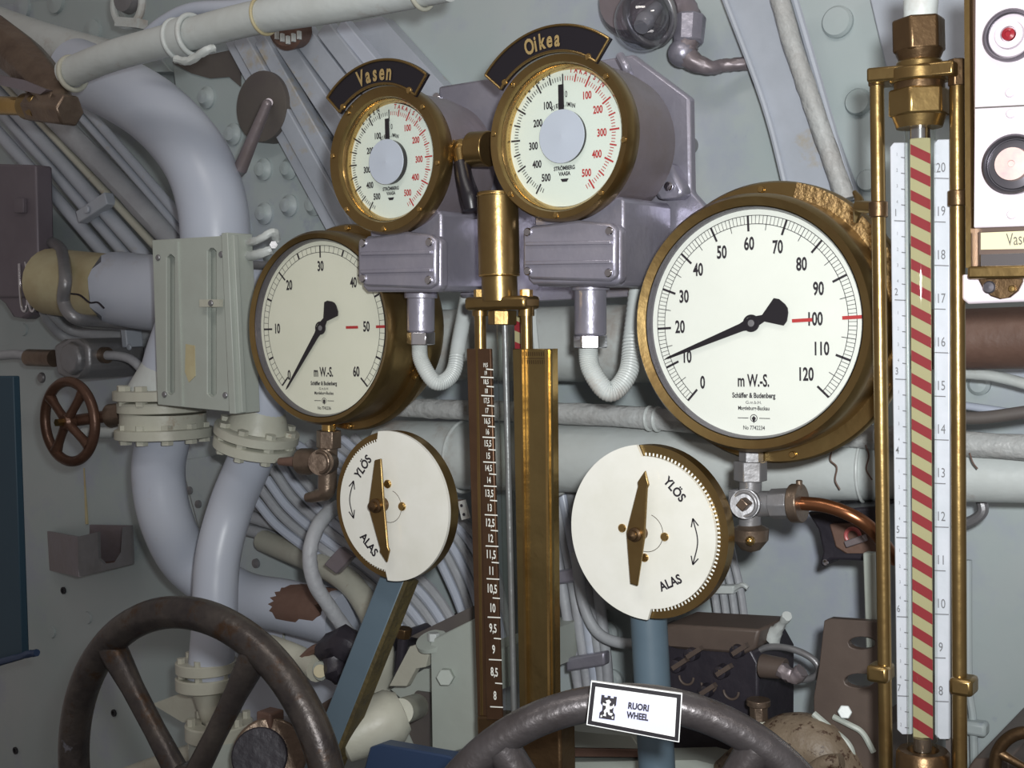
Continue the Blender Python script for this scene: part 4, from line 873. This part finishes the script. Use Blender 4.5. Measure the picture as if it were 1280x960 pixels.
# ================================================================== LAMP PANEL AT RIGHT
lpn = thing('signal_panel', 'pale pink signal panel with round lamps at the right edge', 'panel', W(1300, 380, .0))
y = -.06; s = S(1250, 200, y)
obj('case', MB().pp([(1212, -20), (1420, -40), (1420, 350), (1212, 338)], y+.004, .10), 'panel_frame', lpn, bev=.002)
obj('face_plate', MB().pp([(1219, -20), (1420, -40), (1420, 278), (1217, 285)], y-.004, .008), 'panel_pink', lpn, bev=.001)
obj('edge_strip', MB().beam(W(1211, -20, y-.002), W(1213, 335, y-.002), .004, .012), 'brass', lpn)
def plamp(a, b, r, inner, core, cr=.26):
    c = W(a, b, y-.004); q = r*s
    h = obj('lamp_socket', MB().lathe(c, FR, [(q, 0), (q, .006), (q*.93, .008), (q*.88, .006), (q*.86, .001), (0, .001)], 48), 'bezel_steel', lpn)
    obj('lamp_ring', MB().lathe(c, FR, [(q*.84, .0012), (q*.80, .003), (q*.55, .004), (q*.52, .008), (q*.30, .009), (q*.28, .006), (0, .006)], 40), inner, h)
    obj('lamp_lens', MB().lathe(c, FR, [(q*cr, .004), (q*(cr-.02), .0095), (q*.12, .0105), (q*.10, .0095), (0, .0095)], 32), core, h)
plamp(1264, 45, 32, 'panel_pink', 'lens_red'); plamp(1268, 206, 37, 'bezel_steel', 'dirty_pink', .56)
plamp(1368, 45, 32, 'panel_pink', 'lens_red'); plamp(1372, 206, 37, 'dirty_pink', 'lens_red')
screws([W(a, b, y-.004) for a, b in ((1263, 116), (1264, 142), (1265, 268), (1340, 116))], 6*s, 'panel_pink', lpn)
obj('seam', MB().beam(W(1219, 135, y-.0042), W(1400, 126, y-.0042), .0012, .0008), 'shade_brown', lpn)
lbp = obj('label_holder', MB().pp([(1222, 290), (1400, 283), (1400, 338), (1222, 336)], y-.002, .006), 'panel_frame', lpn, bev=.001)
obj('label_card', MB().pp([(1226, 291), (1390, 284), (1390, 309), (1226, 312)], y-.003, .001), 'label_cream', lbp)
mk = MB().text('Vasen', W(1275, 299, y-.0036), 22*s, xs=.62, rot=.03); obj('lettering', mk, 'shade_brown', lbp)
obj('chrome_strip', MB().pp([(1224, 318), (1390, 312), (1390, 330), (1224, 334)], y-.005, .004), 'chrome', lbp, bev=.001)
obj('lower_frame', MB().beam(W(1212, 341, y-.002), W(1400, 338, y-.002), .010, .014), 'brass', lpn, bev=.002)
brk = obj('bracket', MB().pp([(1202, 343), (1400, 343), (1400, 372), (1210, 380), (1202, 374)], y+.006, .012), 'panel_pink', lpn, bev=.002)
obj('half_round_plate', MB().pp([(1220, 344), (1278, 344), (1278, 352), (1272, 364), (1262, 372), (1250, 374), (1238, 370), (1228, 360)], y+.002, .005), 'brass_dark', brk, bev=.0008)
screws([W(1237, 359, y+.001)], 8*s, 'bezel_steel', brk); screws([W(1265, 361, y+.001)], 4.5*s, 'brass_bright', brk)
obj('wall_arm', MB().beam(W(1260, 200, y+.10), Vector((W(1260, 200, y+.10).x, HULL, W(1260, 200, y+.1).z)), .05, .05, side=(1, 0, 0)), 'panel_frame', lpn)

# ================================================================== LAMP FIXTURE AT TOP
lf = thing('bulkhead_lamp', 'round glass bulkhead lamp on the hull at the top', 'lamp', W(800, 62, .30))
y = .34; s = S(800, 20, y)
obj('base', MB().lathe(W(816, 10, HULL), FR, [(48*s, 0), (50*s, .03), (46*s, .06), (40*s, .07), (0, .07)], 48), 'silver_dark', lf)
obj('bezel', MB().torus(W(812, 18, .34), (-.25, -1, -.45), 37*s, 5*s, 56, 12), 'grey_metal', lf)
obj('dome', MB().sphere(W(806, 24, .325), 38*s, 32, 20), 'lamp_glass', lf)
obj('inner_reflector', MB().lathe(W(814, 16, .35), (-.25, -1, -.45), [(35*s, 0), (24*s, -.006), (0, -.008)], 32), 'grey_metal', lf)
obj('bulb', MB().tube([W(822, 8, .345), W(810, 22, .33), W(801, 34, .315)], [8*s, 10*s, 13*s, 10*s], 16), 'bulb', lf)
cf = thing('conduit_elbow', 'paint-crusted conduit elbow between bulkhead lamp and the frame', 'conduit', W(860, 90, .36))
obj('pipe', MB().tube([W(850, -10, .38), W(862, 30, .37), W(858, 68, .36), W(885, 84, .37), W(905, 82, .385), W(945, 78, .40)], [13*s, 17*s, 14*s, 9*s, 8*s, 8*s], 20, 8, lump=.10), 'silver_dark', cf)
obj('nut', MB().cyl(W(862, 20, .37), W(860, 55, .365), 21*s, 19*s, n=9), 'silver_paint', cf, bev=.003)
obj('elbow_body', MB().sphere(W(853, 66, .36), 18*s, 20, 12), 'silver_paint', cf)
# pipe end cap near the upper pipe
ec = thing('end_fitting', 'brown perforated end fitting hanging under the upper pipe', 'fitting', W(361, 62, .3))
obj('cap', MB().lathe(W(361, 38, .32), (.2, -1, -.3), [(24*S(361, 38, .3), -.02), (24*S(361, 38, .3), .01), (18*S(361, 38, .3), .016), (0, .016)], 24), 'brown_primer', ec)
for q in range(5): obj('tooth', MB().box(W(346+7*q, 50-3*abs(q-2), .30), (.004, .006, .012)), 'pipe_white', ec)

# ================================================================== LOWER RIGHT THINGS
obj_rear = None
sb_ = thing('switch_gear', 'dark purple switch housing behind the copper pipe', 'box', W(1055, 706, .2))
obj('case', MB().pp([(1008, 640), (1100, 632), (1105, 705), (1096, 702), (1038, 700), (1030, 710), (1024, 706), (1028, 690), (1022, 662)], .20, .10), 'box_black', sb_, bev=.004)
obj('cover', MB().pp([(1036, 655), (1098, 655), (1098, 692), (1056, 692), (1044, 684)], .192, .01), 'brown_primer', sb_, bev=.002)
obj('red_ring', MB().torus(W(1066, 670, .186), FR, 9*S(1066, 670, .19), 2.6*S(1066, 670, .19), 30, 8), 'red_ring', sb_)
obj('tap_handle', MB().beam(W(1058, 680, .180), W(1082, 672, .180), .007, .01), 'silver_dark', sb_, bev=.001)
screws([W(1032, 703, .198)], 4*S(1032, 703, .2), 'chrome', sb_)
obj('rear_mount', MB().cyl(W(1070, 670, .29), Vector((W(1070, 670, .29).x, HULL, W(1070, 670, .29).z)), .02), 'box_black', sb_)
bkx = thing('relay_box', 'black-brown relay box with knobs behind the RUORI wheel', 'box', W(900, 930, .16))
obj('case', MB().pp([(790, 796), (935, 806), (948, 830), (948, 930), (920, 960), (790, 960)], .17, .10), 'box_black', bkx, bev=.003)
obj('top_shell', MB().pp([(832, 780), (950, 787), (944, 812), (930, 818), (850, 812), (830, 806)], .165, .075), 'box_brown', bkx, bev=.008)
obj('side_pipe', MB().cyl(W(952, 832, .16), W(982, 836, .16), 15*S(960, 835, .16), 13*S(960, 835, .16)), 'box_brown', bkx, bev=.001)
for a, b in ((868, 816), (905, 838), (885, 862), (850, 830), (925, 812)):
    k = obj('knob', MB().lathe(W(a, b, .17), FR, [(9*S(a, b, .17), 0), (8*S(a, b, .17), .012), (0, .014)], 18), 'box_black', bkx)
    obj('knob_bar', MB().beam(W(a-8, b+5, .152), W(a+9, b-6, .152), .005, .008), 'box_brown', k)
for i in range(3):
    obj('loop_handle', MB().torus(W(858+28*i, 846+9*i, .168), FR, 10*S(900, 840, .17), 1.6*S(900, 840, .17), 28, 8, 0, PI), 'box_brown', bkx)
obj('cable_entry', MB().tube([W(965, 795, .2), W(975, 783, .19), W(984, 770, .18)], [.010, .006, .004, .006], 12, lump=.15), 'pipe_white', bkx)
obj('rear_mount', MB().box((W(880, 860, .27).x, (.27+HULL)/2, W(880, 860, .27).z), (.08, HULL-.27, .06)), 'box_black', bkx)
cr = thing('cleat_ring', 'flat pale oval lifting ring between relay box and drilled plate', 'ring', W(990, 850, .2))
rp = [W(984+40*math.cos(t), 829+19*math.sin(t)+8*math.cos(t), .19) for t in [i*PI/12 for i in range(24)]]; rp.append(rp[0])
obj('ring', MB().tube(rp, 4.4*S(990, 825, .19), 12, 2), 'grey_metal', cr)
obj('stem', MB().tube([W(975, 836, .15), W(992, 846, .15), W(1002, 838, .15)], .008, 12, lump=.15), 'silver_dark', cr)
obj('wall_pin', MB().cyl(W(978, 838, .155), W(978, 838, HULL), .006), 'silver_dark', cr)
pc = thing('drilled_bracket', 'tall brown-grey bracket plate with oval holes left of striped tube', 'bracket', W(1060, 960, .12))
ov = lambda a, b, rx, ry: [(a+rx*math.cos(t), b+ry*math.sin(t)) for t in [i*PI/8 for i in range(16)]]
obj('plate', MB().pp([(1030, 776), (1038, 773), (1110, 778), (1110, 990), (1062, 990), (1062, 942), (1055, 925), (1017, 894), (1017, 870), (1024, 830)], .12, .010, [ov(1077, 804, 17, 8), ov(1074, 851, 19, 9)]), 'box_brown', pc, bev=.001)
obj('folded_edge', MB().tube([W(1017, 892, .118), W(1040, 912, .118), W(1060, 930, .118), W(1066, 950, .118), W(1064, 990, .118)], .0035, 8), 'plate_paint', pc)
obj('bolt', MB().cyl(W(1056, 890, .118), W(1056, 890, .105), 9*S(1056, 890, .12), n=6), 'pipe_white', pc, bev=.001)
obj('curved_strip', MB().tube([W(1042, 896, .112), W(1062, 906, .11), W(1078, 916, .112), W(1092, 940, .115)], .003, 8), 'plate_paint', pc)
obj('wall_stay', MB().box((W(1080, 960, .13).x, (.13+HULL)/2, W(1080, 960, .13).z), (.02, HULL-.13, .06)), 'box_brown', pc)
obj('upper_post', MB().beam(W(1088, 690, .14), W(1092, 812, .14), .012, .012), 'plate_paint', pc, bev=.002)
rc = thing('rusty_casting', 'cream cast housing speckled with rust at bottom right', 'casting', W(980, 960, .1))
obj('shell', MB().tube([W(902, 965, .12), W(940, 945, .12), W(985, 930, .12), W(1025, 938, .12), W(1060, 985, .12)], [.012, .020, .031, .032, .026], 24, 8), 'rusty_cast', rc)
obj('rib', MB().tube([W(1005, 972, .085), W(1030, 955, .08), W(1052, 952, .08)], .008, 12), 'rusty_cast', rc)
obj('neck', MB().cyl(W(950, 925, .12), W(950, 898, .12), 12*S(950, 910, .12), 9*S(950, 910, .12)), 'cream_paint', rc)
obj('brass_cap', MB().cyl(W(949, 900, .12), W(948, 880, .12), 12*S(950, 900, .12), n=8).cyl(W(948, 882, .12), W(948, 874, .12), 15*S(950, 900, .12)), 'bronze', rc, bev=.001)
obj('foot', MB().cyl(W(985, 950, .14), W(985, 1060, .14), .03), 'rusty_cast', rc)
wv = thing('edge_handwheel', 'brass-brown handwheel rim cut by the bottom right corner', 'handwheel', W(1290, 1000, -.02))
wheel(wv, W(1296, 965, .0), FR, 50*S(1290, 960, 0), 8*S(1290, 960, 0), 4, 20, 'brass_dark', 12*S(1290, 960, 0), 6*S(1290, 960, 0), .012)
obj('spindle', MB().cyl(W(1296, 965, .0), W(1296, 965, .28), .008), 'bronze', wv)
P('wall_conduit', 'thin painted conduit down the hull right of the striped tube', 'conduit', [(1210, 700), (1210, 780), (1211, 860), (1216, 900), (1218, 970)], .395, 5, 'hull', n=10)
cf2 = thing('conduit_clip', 'small painted clip on the thin conduit right of striped tube', 'clip', W(1219, 915, .385))
obj('clip', MB().box(W(1218, 909, .39), (.030, .02, .016)), 'hull', cf2, bev=.004)
bb2 = thing('base_block', 'grey-brown block at the bottom edge right of the striped tube', 'block', W(1225, 975, .1))
obj('block', MB().pp([(1210, 960), (1218, 948), (1262, 948), (1266, 1010), (1206, 1010)], .12, .2), 'box_brown', bb2, bev=.002)
# ================================================================== LOWER MIDDLE THINGS
mb = thing('bolted_bracket', 'pale bolted bracket plate beside the lower end of brass scale', 'bracket', W(560, 940, .1))
obj('plate', MB().pp([(538, 800), (600, 770), (604, 930), (548, 945), (540, 940)], .10, .010), 'plate_paint', mb, bev=.0015)
obj('side_web', MB().pp([(540, 800), (512, 808), (486, 858), (508, 858), (520, 836), (532, 834)], .11, .010), 'cream_paint', mb, bev=.001)
obj('top_sheet', MB().pp([(512, 796), (590, 758), (592, 780), (540, 803)], .125, .03), 'shade_brown', mb, bev=.001)
obj('lug', MB().lathe(W(540, 802, .11), (0, -.5, 1), [(20*S(540, 800, .1), -.003), (20*S(540, 800, .1), .003), (0, .0035)], 32), 'plate_paint', mb)
obj('bolt', MB().cyl(W(542, 801, .105), W(542, 791, .105), 8*S(540, 800, .1), n=6), 'pipe_white', mb, bev=.001)
obj('bolt', MB().cyl(W(559, 845, .10), W(556, 847, .085), 11*S(556, 847, .1), n=6), 'plate_paint', mb, bev=.001)
obj('lower_web', MB().pp([(488, 862), (530, 836), (540, 836), (540, 945), (515, 940), (490, 925), (510, 900), (508, 880)], .16, .01), 'plate_paint', mb, bev=.001)
obj('opening', MB().pp([(508, 880), (520, 864), (536, 866), (536, 942), (520, 936), (506, 905)], .155, .004), 'shade_brown', mb)  # no real gap: plate coloured dark as the shade within one
obj('wall_arm', MB().box((W(575, 850, .1).x, (.11+HULL)/2, W(575, 850, .1).z), (.03, HULL-.11, .05)), 'plate_paint', mb)
cn = thing('cone_housing', 'cream conical housing below the bolted bracket', 'housing', W(470, 935, .0))
obj('cone', MB().lathe(W(428, 925, .0), W(510, 886, .06)-W(428, 925, .0), [(10*.0009, -.01), (.020, -.005), (.028, .0), (.034, .04), (.033, .066), (.024, .078), (0, .08)], 40), 'cream_paint', cn)
obj('stub', MB().cyl(W(500, 890, .05), W(530, 880, .20), .016), 'cream_paint', cn)
nv = thing('navy_sheet', 'navy blue sheet edge lying at the bottom centre', 'sheet', W(520, 960, .0))
obj('sheet', MB().pp([(455, 960), (462, 934), (476, 930), (560, 945), (600, 965), (600, 1010), (450, 1010)], .0, .02), 'navy_plate', nv, bev=.002)
dk = thing('black_coupling', 'oily black coupling left of the slanting post', 'coupling', W(430, 850, .12))
obj('body', MB().tube([W(405, 815, .12), W(430, 805, .12), W(450, 815, .13), W(462, 822, .14)], [.016, .024, .022, .018], 10, 4, lump=.12), 'box_black', dk)
obj('lower_block', MB().tube([W(418, 820, .11), W(424, 842, .11), W(430, 853, .11)], [.014, .018, .008], 9, 4, lump=.15), 'box_black', dk)
obj('wing', MB().tube([W(405, 808, .12), W(392, 812, .12), W(380, 822, .12), W(372, 830, .12)], .006, 8), 'brown_primer', dk)
obj('rear_shaft', MB().cyl(W(440, 820, .14), Vector((W(440, 820, .14).x, HULL, W(440, 820, .14).z)), .012), 'box_black', dk)
ll = thing('link_rod', 'cream lever link with a round pin left of the black coupling', 'lever', W(370, 850, .12))
obj('arm', MB().tube([W(338, 806, .14), W(360, 816, .13), W(380, 826, .13), W(398, 836, .12)], [.014, .016, .017, .018], 14, 5), 'cream_paint', ll)
obj('pin', MB().cyl(W(401, 838, .14), W(400, 839, .098), 8*S(401, 838, .12)), 'yellow_primer', ll)
obj('washer', MB().lathe(W(402, 838, .108), FR, [(12*S(401, 838, .12), 0), (12*S(401, 838, .12), .004), (0, .004)], 24), 'plate_paint', ll)
gd = thing('pipe_guard', 'rounded pale guard sheet below the peeled brown pipe', 'guard', W(360, 880, .3))
obj('sheet', MB().pp([(296, 770), (340, 772), (380, 780), (405, 797), (425, 840), (424, 900), (360, 930), (300, 900)], .33, .01), 'pipe_lilac', gd, bev=.004)
obj('seam', MB().tube([W(330, 775, .328), W(352, 778, .328), W(355, 800, .328)], .002, 6), 'plate_paint', gd)
obj('stay', MB().cyl(W(360, 840, .338), Vector((W(360, 840, .338).x, HULL, W(360, 840, .338).z)), .012), 'pipe_lilac', gd)
pb = thing('pump_body', 'dark greasy pump body with square nut inside the left wheel', 'pump', W(330, 960, .1))
obj('barrel', MB().cyl(W(336, 945, .04), W(360, 935, .2), .048, .045, 32), 'bronze', pb, bev=.003)
obj('bore', MB().cyl(W(324, 945, .030), W(328, 944, .05), .036, .036, 32), 'box_black', pb, bev=.002)
obj('square_nut', MB().box(W(338, 898, .06), (.026, .026, .022)), 'brown_primer', pb, bev=.003)
obj('nut_stem', MB().cyl(W(338, 905, .06), W(340, 940, .06), .009), 'grey_metal', pb)
obj('side_cover', MB().pp([(385, 890), (420, 868), (428, 905), (400, 930), (385, 925)], .14, .03), 'box_brown', pb, bev=.003)
obj('rear_mount', MB().cyl(W(360, 935, .19), Vector((W(360, 935, .2).x, HULL, W(360, 935, .2).z)), .03), 'bronze', pb)
tb = thing('dark_plug', 'small dark brass plug right of the slanting post', 'plug', W(502, 812, .12))
obj('head', MB().cyl(W(505, 785, .12), W(504, 797, .12), 11*S(505, 790, .12), 10*S(505, 790, .12), n=8), 'brass_dark', tb, bev=.001)
obj('stem', MB().cyl(W(504, 797, .12), W(500, 840, .12), 7*S(505, 790, .12)), 'box_black', tb)
sh = thing('support_shelf', 'pale slab with rusty lower edge behind the RUORI wheel', 'slab', W(745, 945, .12))
obj('slab', MB().pp([(694, 912), (790, 920), (800, 936), (694, 934)], .12, .10), 'plate_paint', sh, bev=.001)
obj('rusty_edge', MB().pp([(694, 935), (800, 937), (800, 947), (694, 946)], .118, .08), 'brown_primer', sh, bev=.001)
obj('lower_slab', MB().pp([(694, 953), (870, 950), (900, 958), (900, 975), (694, 975)], .12, .12), 'plate_paint', sh, bev=.001)
obj('web', MB().pp([(700, 934), (780, 936), (780, 960), (700, 960)], .18, .24), 'box_black', sh)
ls = P('lower_duct', 'pale sloping duct along the bottom inside the dark handwheel', 'duct', [(150, 975), (215, 952), (280, 930)], .22, 14, 'cream_paint', n=14)

# ================================================================== BIG HANDWHEELS AND SIGN
w1 = thing('large_handwheel', 'large dark rusted iron handwheel at lower left', 'handwheel', W(240, 1200, -.25))
c1 = W(243, 985, -.25); q = S(243, 985, -.25)
ax1 = Vector((math.sin(math.radians(4)), -math.cos(math.radians(4)), 0))
wheel(w1, c1, ax1, 221*q, 20.5*q, 5, -41, 'wheel_iron', 34*q, 15.5*q, .03)
obj('shaft', MB().cyl(c1, c1+Vector((0, .10, -.10)), .016), 'wheel_iron', w1)
obj('pedestal', MB().cyl(c1+Vector((0, .09, -.09)), Vector((c1.x, c1.y+.09, 0)), .035), 'blue_post', w1)
w2 = thing('large_handwheel', 'large worn grey handwheel carrying the RUORI WHEEL sign', 'handwheel', Cp(785, 1440, 1.0))
ax2 = (CAM-Cp(785, 900, 1.0)); ax2.z = 0; ax2.normalize()
c2 = Cp(788, 1150, 1.0)
wheel(w2, c2, ax2, 277/F, 22/F, 5, -36, 'wheel_worn', 34/F, 19/F, .03)
obj('shaft', MB().cyl(c2, c2-ax2*.10, .016), 'wheel_worn', w2)
obj('pedestal', MB().cyl(c2-ax2*.09+Vector((0, 0, .02)), Vector(((c2-ax2*.09).x, (c2-ax2*.09).y, 0)), .035), 'blue_post', w2)
TL, TR, BR, BL = (Cp(739, 851, .955), Cp(853, 867, .945), Cp(849, 928, .945), Cp(733, 906, .955))
e1 = (TR-TL).normalized(); e2 = (TL-BL); e2 = (e2-e1*e2.dot(e1)).normalized(); nz = e1.cross(e2).normalized()   # towards the camera
if nz.dot(CAM-TL) < 0: nz = -nz
def slab(mb, qd, o0, o1):
    return mb.add([p+nz*o0 for p in qd]+[p+nz*o1 for p in qd], [(0, 1, 2, 3), (7, 6, 5, 4), (0, 4, 5, 1), (1, 5, 6, 2), (2, 6, 7, 3), (3, 7, 4, 0)])
def inset(k):
    c = (TL+TR+BR+BL)/4; k1 = k/F; out = []
    for p, sx, sy in ((TL, 1, -1), (TR, -1, -1), (BR, -1, 1), (BL, 1, 1)): out.append(p+(TR-TL).normalized()*sx*k1+(TL-BL).normalized()*sy*k1)
    return out
sg = thing('wheel_sign', 'small white sign with black border reading RUORI WHEEL', 'sign', (BL+BR)/2)
obj('backing', slab(MB(), [TL, TR, BR, BL], -.003, 0), 'sign_rim', sg)
obj('border', slab(MB(), inset(1.2), 0, .0004), 'black_paint', sg)
obj('inner_line', slab(MB(), inset(6), .0004, .0007), 'sign_rim', sg)
obj('card', slab(MB(), inset(7.6), .0007, .0010), 'sign_white', sg)
U = TR-TL; V = BL-TL
def uv(u, v, o=.0014): return TL+U*u+V*v+nz*o
mk = MB()
mk.text('RUORI', uv(.545, .43), 10.5/F, U, -V, xs=.80, bold=.045); mk.text('WHEEL', uv(.545, .64), 10.5/F, U, -V, xs=.74, bold=.045)
obj('lettering', mk, 'ink', sg)
# tower shaped crest with a rampant beast cut out in white
def poly(pts, o): 
    P2 = [Vector((a, b, 0)) for a, b in pts]; return [uv(a, b, o) for a, b in pts], [tuple(t) for t in tessellate_polygon([P2])]
cr_ = MB(); x0, x1, t0, t1 = .13, .30, .27, .80
def e(a, b): return (x0+(x1-x0)*a, t0+(t1-t0)*b)
cr_.add(*poly([e(0, 0), e(.2, 0), e(.2, .08), e(.4, .08), e(.4, 0), e(.6, 0), e(.6, .08), e(.8, .08), e(.8, 0), e(1, 0), e(1, .36), e(.86, .46), e(.86, .66), e(1, .76), e(1, 1), e(0, 1), e(0, .76), e(.14, .66), e(.14, .46), e(0, .36)], .0013))
obj('crest', cr_, 'ink', sg)
wh = MB()
for pts in ([(.30, .22), (.52, .16), (.66, .24), (.56, .34), (.62, .44), (.80, .40), (.84, .30), (.90, .42), (.74, .54), (.60, .56), (.66, .70), (.86, .72), (.78, .82), (.60, .80), (.48, .66), (.40, .74), (.44, .88), (.22, .86), (.32, .78), (.26, .66), (.38, .54), (.36, .44), (.14, .42), (.16, .32), (.34, .36), (.40, .30)],
            [(.08, .88), (.16, .84), (.2, .92), (.1, .95)], [(.80, .86), (.92, .84), (.90, .95), (.82, .93)]):
    wh.add(*poly([e(*p) for p in pts], .0016))
obj('crest_beast', wh, 'sign_rim', sg)
bt = (TL+TR+BR+BL)/4; obj('fixing_tab', slab(MB(), [bt+Vector((0, 0, .012))-e1*.012, bt+Vector((0, 0, .012))+e1*.012, bt-Vector((0, 0, .012))+e1*.012, bt-Vector((0, 0, .012))-e1*.012], -.020, -.003), 'sign_rim', sg)

for i, pts in enumerate(([(1040, 563), (1038, 575), (1046, 584), (1044, 600), (1050, 612)], [(1082, 556), (1086, 570), (1083, 586), (1090, 600)], [(930, 548), (945, 556), (960, 552)], [(1212, 566), (1216, 578), (1222, 586)])):
    P('paint_crack', None, None, pts, .214, 1.0, 'brown_primer', parent=lp, n=6)
P('thin_cable', 'short white painted cable dropping beside the brass cross bar', 'cable', [(664, 352), (667, 400), (671, 440), (677, 486)], .19, 4.5, 'pipe_white', n=10)
tbx = thing('small_tab', 'tiny riveted tab plate left of the engraved brass strip', 'plate', W(580, 650, .2))
obj('tab', MB().pp([(572, 627), (580, 625), (586, 648), (577, 650)], .20, .004), 'pipe_white', tbx)
obj('stay', MB().beam(W(548, 629, .21), W(580, 631, .21), .012, .01, side=(0, 0, 1)), 'brown_primer', tbx)
screws([W(577, 632, .199), W(580, 643, .199)], 2*S(577, 632, .2), 'ink', tbx)

pst = thing('pipe_strap', 'crumpled pale strap on the pipe between cover plate and cream gauge', 'strap', W(325, 322, .11))
obj('upper_band', MB().tube([W(300, 306, .13), W(322, 300, .11), W(342, 290, .12), W(346, 300, .13)], 5*S(320, 300, .11), 10, lump=.12), 'pipe_white', pst)
obj('lower_band', MB().tube([W(300, 322, .13), W(322, 318, .11), W(340, 312, .12)], 6*S(320, 300, .11), 10, lump=.12), 'pipe_white', pst)
obj('bolt', MB().cyl(W(342, 306, .125), W(342, 306, .11), 5*S(342, 306, .12), n=6), 'grey_metal', pst)
